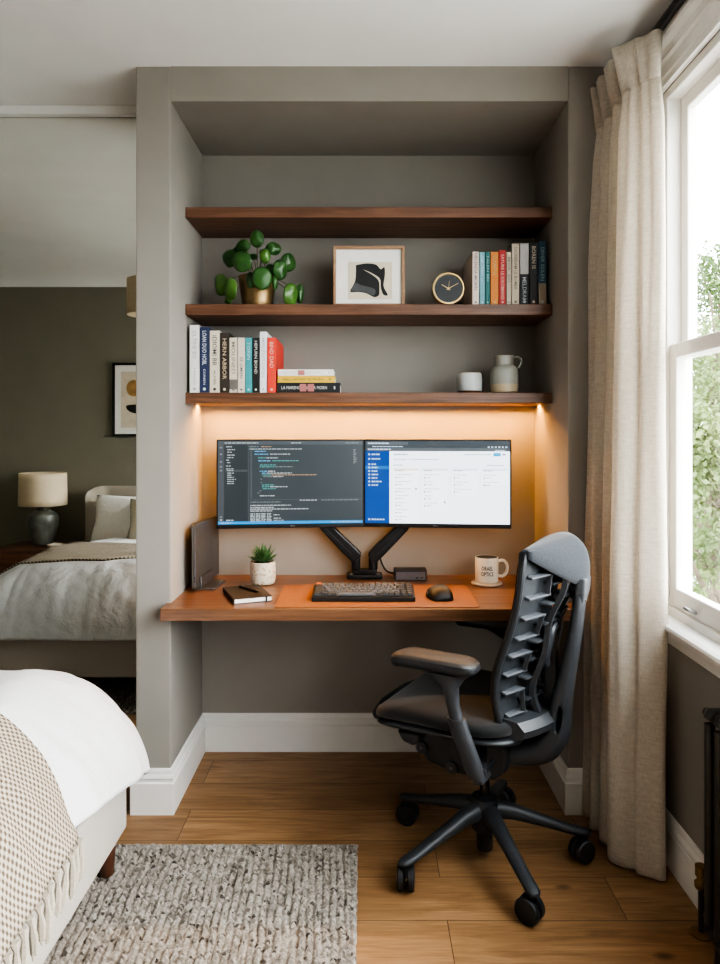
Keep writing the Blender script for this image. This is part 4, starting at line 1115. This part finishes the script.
# hoop bracket and strut between spine and back
hoop = []
for x, y in rrect(0, 0, .090, .115, .022, 5): hoop.append(Vector((-.218 - y*.20, x, .715 + y)))
MB().tube(hoop, .009, 8, closed=True, sx=1.7).build('hoop_bracket', 'graphite', CH)
MB().loft([[(-.250, y-.0, .715+.0) for y in (0,)]*0 or [(-.262, -.018, .83), (-.250, -.018, .83), (-.250, .018, .83), (-.262, .018, .83)], [(-.236, -.018, .765), (-.222, -.018, .765), (-.222, .018, .765), (-.236, .018, .765)]]).build('strut', 'black_gloss', CH, smooth=False, bevel=.003)
cr = MB(); cr.tube([(-.245, -.07, .872), (-.268, 0, .875), (-.245, .07, .872)], .010, 10); cr.tube([(-.262, 0, .872), (-.300, 0, .86)], .012, 10); cr.build('cross_link', 'graphite', CH)
for sg in (1, -1): MB().cyl((-.250, sg*.055, .868), (-.262, sg*.055, .868), .006, n=10).build('bolt', 'steel', CH)
MB().loft([[(-.235, y, .52), (-.200, y, .52), (-.185, y, .80), (-.225, y, .80)] for y in (-.020, .020)]).build('inner_mast', 'black_plastic', CH, smooth=False, bevel=.004)
# shoulder cap in grey fabric
SEC1 = [(-.175, .985), (-.180, 1.022), (-.196, 1.036), (-.232, 1.047), (-.276, 1.045), (-.308, 1.020), (-.323, .985), (-.326, .940), (-.318, .905), (-.308, .893)]     # middle
SEC0 = [(-.178, .985), (-.178, 1.012), (-.184, 1.020), (-.190, 1.024), (-.197, 1.025), (-.203, 1.023), (-.206, 1.022), (-.207, 1.012), (-.205, 1.004), (-.202, 1.0)]       # ends
def capf(u, v):
    l = (u*2-1)*.212; q = abs(u*2-1); w = 1-q**1.22
    k = v*(len(SEC1)-1); i = min(int(k), len(SEC1)-2); f = k-i
    P = smooth1[int(round(v*(len(smooth1)-1)))]; Q = smooth0[int(round(v*(len(smooth0)-1)))]
    return Vector((Q.x + (P.x-Q.x)*w, l, Q.y + (P.y-Q.y)*w))
smooth1 = smooth_path(SEC1, 4); smooth0 = smooth_path(SEC0, 4)
MB().grid(32, len(smooth1)-1, capf).build('shoulder_cap', 'chair_fabric', CH, ang=180, solid=.010, soff=-1)
br = MB(); br.loft([[(-.322, y0*1.0, .925), (-.296, y0*1.0, .925)] + [(-.296, -y0, .925), (-.322, -y0, .925)] for y0 in (.042,)] + [[(-.318, .036, .88), (-.288, .036, .88), (-.288, -.036, .88), (-.318, -.036, .88)], [(-.309, .022, .838), (-.284, .022, .838), (-.284, -.022, .838), (-.309, -.022, .838)]])
br.build('cap_bracket', 'graphite_mid', CH, smooth=False, bevel=.006)
MB().cyl((-.311, 0, .855), (-.316, 0, .855), .005, n=10).build('bolt', 'steel', CH)

# ================================================================ bed
BXL, BXR, BYF, BYH = -1.95, -.73, 2.16, .45
BD = thing('bed', 'low bed with pale beige upholstered base on tapered walnut legs', 'bed', ((BXL+BXR)/2, BYF, 0))
ox, oy = (BXL+BXR)/2, BYF
MB().box((BXL-ox, BYH+.10-oy, .134), (BXR-ox, 0, .335)).build('base', 'bed_fabric', BD, smooth=False, bevel=.012, seg=3)
MB().loft([[(x, y, z) for x, y in rrect(-.0, (BYH+.12-.06-oy)/2, BXR-BXL-k, oy-BYH-.12-k*.6-.06, .08)] for z, k in ((.336, .06), (.42, .10), (.50, .20), (.545, .34))]).build('mattress', 'white_linen', BD, smooth=False)
for x, y in ((BXL+.09, BYF-.05), (BXR-.045, BYF-.05), (BXL+.09, BYH+.22), (BXR-.045, BYH+.22)):
    MB().lathe([(.001, .0205), (.019, .0205), (.020, .024), (.028, .134), (.001, .134)], 24, (x-ox, y-oy, 0)).build('leg', 'walnut_leg', BD)
hb = MB(); hw_ = .66; rings = []
for k in range(41):
    x = -hw_ + 2*hw_*k/40; q = abs(x)/hw_
    fwd = .13*max(0, (q-.86)/.14)**1.5; top = .960 - .035*max(0, (q-.9)/.1)**2
    y0 = BYH - oy - .055
    rings.append([(x, y0+fwd*.4, .12), (x, y0+.075+fwd, .12), (x, y0+.085+fwd, .4), (x, y0+.080+fwd, top-.03), (x, y0+.055+fwd*.9, top), (x, y0+.02+fwd*.6, top-.004), (x, y0+fwd*.4, top-.03)])
hb.loft(rings).build('headboard', 'headboard_fabric', BD, ang=50)

# draped cloth: flat top, then a rounded fall
FALL = smooth_path([(0, 0), (.07, -.006), (.15, -.045), (.23, -.115), (.29, -.20), (.325, -.29), (.34, -.36), (.345, -.42)], 6)
arc = [0]
for a, b in zip(FALL, FALL[1:]): arc.append(arc[-1] + (b-a).length)
FALLT = [(s, p.x, p.y) for s, p in zip(arc, FALL)]
TOPZ = .672
FX0, FX1, FY1 = -1.70, -.975, 1.915        # flat region
def drape(x, y, off=0, wr=1.0):
    """x, y are cloth coordinates; beyond the flat region they run down the fall"""
    dx = x-FX1 if x > FX1 else (x-FX0 if x < FX0 else 0); dy = max(0, y-FY1)
    d = (abs(dx)**3.2 + abs(dy)**3.2)**(1/3.2)
    cx, cy = min(max(x, FX0), FX1), min(y, FY1)
    head = max(0, (1.5 - cy))/1.0
    z0 = TOPZ - .085*min(1, head) + .010*noise.noise(Vector((x*2.2, y*2.2, 1.3)))*wr
    if d < 1e-6:
        p = Vector((cx, cy, z0)); n = Vector((0, 0, 1))
    else:
        dd = min(d, arc[-1]); r, z = interp(FALLT, dd); ux, uy = dx/d, dy/d; hh = math.hypot(ux, uy)
        r2, z2 = interp(FALLT, min(dd+.01, arc[-1])); r1, z1 = interp(FALLT, max(dd-.01, 0))
        tl = math.hypot(r2-r1, z2-z1) or 1; nr, nz = -(z2-z1)/tl, (r2-r1)/tl
        n = Vector((ux/hh*nr, uy/hh*nr, nz))
        p = Vector((cx+ux*r, cy+uy*r, z0+z))
        fall = min(1, d/.3)
        s = (y if abs(ux) > abs(uy) else x)
        wv = noise.noise(Vector((s*7 + ux*3, d*1.6, 2.1)))*.016 + noise.noise(Vector((s*19, d*3, 5.1)))*.006
        p += n*wv*fall*wr
    wn = noise.noise(Vector((x*5 + y*2, y*6 - x*2, .4)))*.010 + noise.noise(Vector((x*13 - y*5, y*15, 3.4)))*.0042
    p += n*(wn*wr + off)
    return p
HS = .405
def hem_side(y): return interp([(.4, .40), (1.55, .40), (1.75, .43), (1.95, .47), (2.3, .50)], y)[0]
HF = .50
def duv(u, v):
    y = .62 + (FY1 + HF - .62)*v
    hs = hem_side(y)
    x0, x1 = FX0 - hs, FX1 + hs
    x = x0 + (x1-x0)*u
    dx = x-FX1 if x > FX1 else (x-FX0 if x < FX0 else 0); dy = max(0, y-FY1)
    if dx and dy:
        d = (abs(dx)**3.2+dy**3.2)**(1/3.2); mx = .53
        if d > mx: k = mx/d; x += dx*(k-1); y += dy*(k-1)
    return drape(x, y)
o = MB().grid(150, 150, duv, lambda u, v: (u*1.5, v*1.9)).build('duvet', 'white_linen', None, ang=180, solid=.014, soff=-1)
tag(o, 'rumpled white duvet draped over the bed and hanging past its foot corner', 'duvet')
# throw
TD = .425
def thr(u, v):
    x = FX0 - TD + (FX1 - FX0 + 2*TD)*u
    far = interp([(-2.4, 2.0), (-1.35, 1.99), (-1.15, 1.90), (-1.0, 1.72), (-.85, 1.67), (-.6, 1.60)], x)[0] + .006*math.sin(x*14)
    near = interp([(-2.4, 1.46), (-1.35, 1.44), (-1.0, 1.05), (-.85, .92), (-.6, .86)], x)[0]
    y = near + (far-near)*v
    return drape(x, y, .016, .8)
th = MB().grid(110, 70, thr, lambda u, v: (u*1.52, v*.86)).build('throw_blanket', 'throw', None, ang=180, solid=.009, soff=1)
tag(th, 'beige woven throw with knotted fringe lying across the white duvet', 'blanket')
for k in range(25):
    v = (k+.5)/25; p = thr(1, v); n = Vector((1, 0, 0))
    ln = random.uniform(.070, .092); sw_ = random.uniform(-.016, .016)
    b0 = p + Vector((.012, 0, .006))
    pts = [b0, b0+Vector((.004, sw_*.1, -.016)), b0+Vector((.004, sw_*.5, -.04)), b0+Vector((.002, sw_, -ln))]
    tm = MB(); tm.tube(pts, [.0090, .0048, .0090, .0072], 7)
    for q in range(3):
        e = pts[-1] + Vector((0, (q-1)*.005, .004)); tm.tube([pts[2], e, e+Vector((random.uniform(-.003, .003), random.uniform(-.004, .004), -.014))], [.003, .0032, .0012], 5)
    tm.build('tassel', 'tassel', th)

# pillows leaning on the headboard
def pillow(label, cx, cy, cz, w, h, dpt, m, lean, rz):
    t = MB()
    def f(sgn):
        def g(u, v):
            a, b = u*2-1, v*2-1
            puff = ((1-a*a)*(1-b*b))**.42
            cr_ = 1 - .07*(1-abs(a))*(b*b) ; cr2 = 1 - .07*(1-abs(b))*(a*a)
            return Vector((a*w/2*cr2 + .004*noise.noise(Vector((a*4, b*4, 1))), sgn*dpt/2*puff, b*h/2*cr_))
        return g
    t.grid(22, 18, f(1)); t.grid(22, 18, f(-1))
    bmesh.ops.remove_doubles(t.bm, verts=t.bm.verts[:], dist=.001)
    o = t.build('pillow', m, None, ang=180)
    o.location = (cx, cy, cz); o.rotation_euler = (math.radians(lean), 0, rz)
    return tag(o, label, 'pillow', 'pillows at the head of the bed')
pillow('white pillow leaning on the headboard, seen in the mirror left of the beige one', -1.66, .655, .735, .54, .36, .15, 'pillow_white', 20, .04)
pillow('beige pillow leaning beside the white one at the headboard, seen in the mirror', -1.37, .80, .725, .52, .36, .14, 'pillow_beige', 22, -.03)

# ================================================================ nightstand, lamp, dish, wall art, pendant (seen in the mirror)
NX0, NX1, NY0, NY1, NZ = -2.56, -2.07, .392, .80, .545
t = thing('nightstand', 'dark walnut nightstand beside the headboard, seen in the mirror', 'nightstand', ((NX0+NX1)/2, NY0, 0))
nx = (NX1-NX0)/2; nd = NY1-NY0
cb = MB(); cb.box((-nx, .0, NZ-.022), (nx, nd, NZ)).box((-nx, 0, .14), (nx, nd-.002, .162)).box((-nx, 0, .162), (-nx+.02, nd-.002, NZ-.022)).box((nx-.02, 0, .162), (nx, nd-.002, NZ-.022)).box((-nx+.02, 0, .162), (nx-.02, .015, NZ-.022))
cb.build('carcass', 'walnut_stand', t, smooth=False, bevel=.003)
for z0, z1 in ((.168, .340), (.346, .518)):
    dr = MB().box((-nx+.024, .05, z0), (nx-.024, nd+.002, z1)).build('drawer', 'walnut_stand', t, smooth=False, bevel=.003)
    MB().lathe([(.001, 0), (.006, 0), (.006, .012), (.012, .016), (.012, .022), (.001, .024)], 16, mat=Matrix.Translation((0, nd+.002, (z0+z1)/2)) @ Matrix.Rotation(-PI/2, 4, 'X')).build('knob', 'bright_brass', dr)
for x in (-nx+.04, nx-.04):
    for y in (.04, nd-.04):
        MB().cyl((x, y, .0005), (x, y, .141), .013, .019, 14).build('leg', 'walnut_leg', t)
t = thing('table_lamp', 'table lamp with cream drum shade and dark ceramic base, seen in the mirror', 'lamp', (-2.325, .56, NZ+.0005))
MB().lathe([(.001, .0), (.062, 0), (.068, .008), (.086, .06), (.104, .13), (.109, .175), (.098, .215), (.068, .238), (.046, .248), (.042, .268), (.030, .273), (.001, .273)], 36).build('base', 'lamp_ceramic', t)
MB().cyl((0, 0, .27), (0, 0, .36), .008, n=12).build('stem', 'bright_brass', t)
sh = MB()
def shf(u, v):
    a = 2*PI*u; r = .163 - .004*v
    return Vector((r*math.cos(a), r*math.sin(a), .284 + .232*v))
sh.grid(48, 6, shf); bmesh.ops.remove_doubles(sh.bm, verts=sh.bm.verts[:], dist=.0005)
shd = sh.build('lamp_shade', 'lampshade', t, ang=180, solid=.003)
sp3 = MB()
for k in range(3):
    a = 2*PI*k/3; sp3.cyl((0, 0, .355), (.158*math.cos(a), .158*math.sin(a), .490), .002, n=6)
sp3.build('shade_spider', 'bright_brass', t)
t = MB().lathe([(.001, .0005), (.045, .0005), (.056, .008), (.058, .022), (.055, .023), (.052, .010), (.001, .006)], 30, (-2.17, .70, NZ)).build('small_dish', 'cream_glaze', None)
tag(t, 'small round cream dish beside the table lamp, seen in the mirror', 'dish')
t = thing('wall_art', 'black-framed abstract print on the wall above the bed, seen in the mirror', 'picture', (-1.60, YHEAD+.002, 1.60))
aw, ah = .28, .275
fr = MB(); fr.box((-aw, 0, -ah), (aw, .022, -ah+.018)).box((-aw, 0, ah-.018), (aw, .022, ah)).box((-aw, 0, -ah+.018), (-aw+.018, .022, ah-.018)).box((aw-.018, 0, -ah+.018), (aw, .022, ah-.018))
fr.build('frame', 'frame_black', t, smooth=False, bevel=.001)
MB().box((-aw+.018, .002, -ah+.018), (aw-.018, .012, ah-.018)).build('mat_board', 'mat_board', t, smooth=False)
MB().box((-aw+.062, .0122, -ah+.065), (aw-.062, .013, ah-.065)).build('sheet', 'art_paper', t, smooth=False)
def ell(name, cx, cz, rx, rz, m, cutlo=False):
    pts = [(cx + rx*math.cos(2*PI*k/32), cz + (rz if math.sin(2*PI*k/32) < 0 or not cutlo else rz*.25)*math.sin(2*PI*k/32)) for k in range(32)]
    MB().prism(pts, 'Y', .0132, .0138).build(name, m, t, smooth=False)
ell('ochre_shape', -.125, .085, .052, .062, 'art_ochre'); ell('black_shape', -.09, -.05, .09, .055, 'art_black', True); ell('grey_shape', .11, .04, .07, .10, 'art_grey')
t = thing('pendant_lamp', 'pale drum pendant lamp hanging from the ceiling, seen in the mirror', 'lamp', (-1.265, 1.43, 2.055))
pm = MB()
def pf(u, v):
    a = 2*PI*u; return Vector((.150*math.cos(a), .150*math.sin(a), .21*v))
pm.grid(48, 4, pf); bmesh.ops.remove_doubles(pm.bm, verts=pm.bm.verts[:], dist=.0005)
pm.build('lamp_shade', 'lampshade', t, ang=180, solid=.003)
MB().tube([(0, 0, .19), (0, 0, CZ-2.055-.02)], .003, 8).build('cord', 'lampshade', t)
MB().lathe([(.001, CZ-2.055-.03), (.045, CZ-2.055-.022), (.05, CZ-2.055-.0008), (.001, CZ-2.055-.0008)], 24).build('ceiling_rose', 'ceiling', t)
ps_ = MB(); ps_.cyl((0, 0, .13), (0, 0, .195), .018, n=14)
for k in range(3):
    a = 2*PI*k/3; ps_.cyl((0, 0, .19), (.148*math.cos(a), .148*math.sin(a), .19), .002, n=6)
ps_.build('lamp_holder', 'ceiling', t)

# ================================================================ rug
def rug():
    x0, x1, y0, y1 = -1.46, -.020, .80, 2.285
    st = .0037; nx_, ny_ = int((x1-x0)/st), int((y1-y0)/st)
    rr = random.Random(5)
    P = .0215; Q = .0185
    def f(u, v):
        x = x0 + (x1-x0)*u; y = y0 + (y1-y0)*v
        e = min(x-x0, x1-x, y-y0, y1-y)
        wob = .006*noise.noise(Vector((x*3, y*9, 0)))
        rx = (x + wob + .05*(y))/P; ri = math.floor(rx); fx = rx-ri
        ph = noise.noise(Vector((ri*7.7, .3, 1)))*2
        ry = y/Q + ph + (abs(fx-.5))*1.1 + .25*noise.noise(Vector((ri*3.1, y*20, 4))); fy = ry - math.floor(ry)
        hgt = math.sin(PI*fx)**.8 * (.02+.98*math.sin(PI*fy)**.75)
        amp = .0155*(.75+.9*noise.noise(Vector((ri*5.1, math.floor(ry)*3.7, 2))))
        z = .007 + amp*hgt
        if e < .022: z = .004 + .010*math.sin(PI*min(1, max(0, e/.022)))**.6*(.8+.2*math.sin((x+y)/.004))
        dx = .0022*noise.noise(Vector((x*90, y*90, 7)))
        edge = .004*noise.noise(Vector((x*40, y*40, 9))) if e < .004 else 0
        return Vector((x+dx+edge, y+edge, z))
    b = MB().grid(nx_, ny_, f)
    return b.build('rug', 'rug', None, ang=180)
o = rug(); tag(o, 'chunky woven beige and grey wool rug on the oak floor beside the bed', 'rug')

# ================================================================ curtain and rod
CP = []   # plan path, far to near
pl = [(.812, 2.485), (.785, 2.476), (.800, 2.450), (.865, 2.434), (.876, 2.420), (.800, 2.406), (.782, 2.390), (.802, 2.368), (.872, 2.350), (.878, 2.335), (.800, 2.316), (.784, 2.300), (.802, 2.274), (.858, 2.256), (.848, 2.236), (.790, 2.224),
      (.780, 2.202), (.800, 2.170), (.838, 2.152), (.838, 2.136), (.862, 2.116), (.888, 2.100), (.908, 2.106)]
plan = smooth_path(pl, 8)
pa = [0]
for a, b in zip(plan, plan[1:]): pa.append(pa[-1]+(b-a).length)
PT = [(s, p.x, p.y) for s, p in zip(pa, plan)]; TL = pa[-1]
def curt(u, v):
    s = u*TL; x, y = interp(PT, s)
    z = .006 + (2.560-.006)*v
    # gathered pinch-pleat heading: folds tighten just below the heading and flare above
    xm = .842; am = interp([(0, 1.08), (.35, 1.0), (.75, .90), (.90, .74), (.945, .55), (1, .86)], v)[0]
    x = xm + (x-xm)*am + .012*(v-.5)*0
    x += .010*noise.noise(Vector((u*9, v*2.2, 1)))*1.6 + .0045*noise.noise(Vector((u*30, v*4.5, 2)))*1.6
    y += .008*noise.noise(Vector((u*8, v*2.0, 5)))
    hd = max(0, (v-.945)/.055); x -= .008*hd
    x += .006*math.sin(s/TL*2*PI*11)*hd
    if v > .93: y += .006*math.sin(s/TL*2*PI*11+1)*hd
    x += .018*(v-.3) ; 
    z -= .010*(.5+.5*math.sin(u*23))*(1-min(1, v*30))*0
    return Vector((x, y, z))
CT = thing('curtain', 'floor-length natural linen curtain with a pleated heading by the window', 'curtain', (.842, 2.29, 0))
b = MB().grid(200, 120, lambda u, v: curt(u, v) - Vector((.842, 2.29, 0)), lambda u, v: (u*TL, v*2.55))
b.build('cloth', 'curtain', CT, ang=180, solid=.0025)
hm = MB().grid(200, 2, lambda u, v: curt(u, .945 + .0545*v) - Vector((.842+.0025, 2.29, 0)), lambda u, v: (u*TL+.3, v*.1))
hm.build('heading_band', 'curtain', CT, ang=180, solid=.006)
RD = thing('curtain_rod', 'slim black curtain rod above the window', 'curtain rod', (.893, .2, 2.580))
MB().cyl((0, .0, 0), (0, 2.23, 0), .0125, n=16).build('rod', 'rod', RD)
for y in (2.24, -.01): MB().sphere((0, y, 0), .021).build('finial', 'rod', RD)
for y in (.12, 1.1, 2.215):
    bk = MB(); bk.cyl((0, y, 0), (XW-.893-.0005, y, 0), .007, n=10); bk.cbox((XW-.893-.004, y, 0), (.007, .035, .05)); bk.build('bracket', 'rod', RD)
# ================================================================ radiator
RX0, RYF = .862, 1.872
RA = thing('column_radiator', 'dark cast-iron column radiator under the window', 'radiator', (.910, RYF, 0))
n_sec = 15
for k in range(n_sec):
    y = -.068 - k*.050
    sec = MB()
    for x in (-.019, .019):
        sec.tube([(x, y, .085), (x, y, .60)], .0135, 14)
    for z in (.075, .612):
        ring = []
        sec.tube([(-.024, y, z), (-.018, y, z + (.010 if z > .3 else -.010)), (.018, y, z + (.010 if z > .3 else -.010)), (.024, y, z)], [.012, .020, .020, .012], 12)
    sec.build('column', 'radiator', RA, ang=60)
for z in (.075, .610): MB().tube([(0, -.015, z), (0, -.068-(n_sec-1)*.05, z)], .013, 12).build('header_pipe', 'radiator', RA)
vv = MB(); vv.tube([(-.002, -.020, .125), (-.002, .008, .125), (-.002, .012, .115), (-.002, .012, .001)], .0085, 12)
vv.build('valve_pipe', 'radiator', RA)
MB().lathe([(.001, .15), (.016, .15), (.018, .155), (.018, .165), (.012, .17), (.012, .18), (.016, .185), (.016, .21), (.001, .213)], 20, (-.002, .012, -.025)).build('valve', 'brass', RA)
MB().lathe([(.009, .001), (.028, .001), (.028, .006), (.010, .010)], 24, (-.002, .012, 0)).build('floor_collar', 'brass', RA)
for k in (1, n_sec-2):
    for x in (-.016, .016): MB().cyl((x, -.068-k*.05, .001), (x, -.068-k*.05, .065), .017, .013, 12).build('foot', 'radiator', RA)

# ================================================================ outside
GZ = -.6
struct('ground', MB().box((XW+.25, -30, GZ-.2), (60, 50, GZ)), 'paving', smooth=False)
def tree(label, cx, cy, h, r, seed, m, n=2600, z0=None, leaf=.058, group='trees beyond the window'):
    rr = random.Random(seed)
    t = thing('tree', label, 'tree', (cx, cy, GZ), 0, group)
    tk = MB(); tk.tube(smooth_path([(0, 0, 0), (.03, .02, h*.3), (-.03, .03, h*.6), (.02, 0, h*.9)], 4), [.09*h/5 * (1-.045*i) for i in range(13)], 10)
    for k in range(7):
        a = rr.uniform(0, 2*PI); zb = h*rr.uniform(.25, .7)
        tk.tube([(0, 0, zb), (math.cos(a)*r*.4, math.sin(a)*r*.4, zb+h*.1), (math.cos(a)*r*.75, math.sin(a)*r*.75, zb+h*.22)], [.035, .022, .01], 6)
    tk.build('trunk', 'bark', t)
    f = MB(); lumps = []
    for k in range(26):
        zz = rr.uniform(.12, 1.0); wr_ = r*(1-.75*max(0, zz-.45)/.55)*(.8 if zz < .25 else 1)
        a = rr.uniform(0, 2*PI); q = math.sqrt(rr.random())
        lumps.append((math.cos(a)*q*wr_*.8, math.sin(a)*q*wr_*.8, zz*h*.95, r*rr.uniform(.22, .36)))
    for k in range(n):
        lx, ly, lz, lr = rr.choice(lumps)
        v = Vector((rr.gauss(0, 1), rr.gauss(0, 1), rr.gauss(0, 1))).normalized()*lr*rr.uniform(.5, 1.1)
        c = Vector((lx, ly, max(.1, lz))) + v
        d = Vector((rr.gauss(0, 1), rr.gauss(0, 1), rr.gauss(0, .7)-.4)).normalized(); s_ = d.orthogonal().normalized()
        s_ = (Matrix.Rotation(rr.uniform(0, 6.28), 3, d) @ s_); L_ = leaf*rr.uniform(.7, 1.3); w = L_*.32
        vs = [f.bm.verts.new(p) for p in (c, c+d*L_*.5+s_*w, c+d*L_, c+d*L_*.5-s_*w)]
        f.bm.faces.new(vs)
    f.build('foliage', m, t, smooth=False)
tree('tall leafy tree rising highest behind the window', 4.55, 8.9, 4.35, 1.15, 1, 'tree_leaf', 9500)
tree('broad pale green tree filling the lower window pane', 3.6, 7.2, 3.1, 1.0, 2, 'tree_leaf_pale', 8500)
tree('smaller bushy tree close to the window sill', 2.75, 5.5, 2.2, .75, 3, 'tree_leaf_pale', 6000)

# ================================================================ light, world, camera
wd = bpy.data.worlds.new('overcast_sky'); SC.world = wd; wd.use_nodes = True
nt = wd.node_tree; bg = nt.nodes['Background']
tcw = N(nt, 'ShaderNodeTexCoord'); sxw = N(nt, 'ShaderNodeSeparateXYZ'); L(nt, tcw.outputs['Generated'], sxw.inputs[0])
L(nt, ramp(nt, sxw.outputs['Z'], [(.0, (.93, .96, 1.0)), (1.0, (.86, .93, 1.0))]), bg.inputs['Color'])
bg.inputs['Strength'].default_value = 9.0
sun = bpy.data.lights.new('bright_sky', 'SUN'); sun.energy = 7; sun.angle = math.radians(75); sun.color = (1.0, .99, .98)
so = bpy.data.objects.new('bright_sky', sun); COL.objects.link(so); so.location = (6, .5, 5)
so.rotation_euler = Vector((-1, .12, -.42)).to_track_quat('-Z', 'Y').to_euler()

cam = bpy.data.cameras.new('camera'); co = bpy.data.objects.new('camera', cam); COL.objects.link(co)
co.location = (0, 0, HC); co.rotation_euler = (PI/2, 0, 0)
cam.sensor_width = 36; cam.sensor_fit = 'AUTO'; cam.lens = 36*700/964
cam.shift_x = -4/964; cam.shift_y = -49/964
cam.clip_start = .02
SC.camera = co
SC.view_settings.view_transform = 'AgX'
try: SC.view_settings.look = 'AgX - High Contrast'
except Exception: pass
SC.view_settings.exposure = .80
SC.cycles.max_bounces = 10; SC.cycles.diffuse_bounces = 6; SC.cycles.transparent_max_bounces = 12
SC.cycles.sample_clamp_indirect = 6
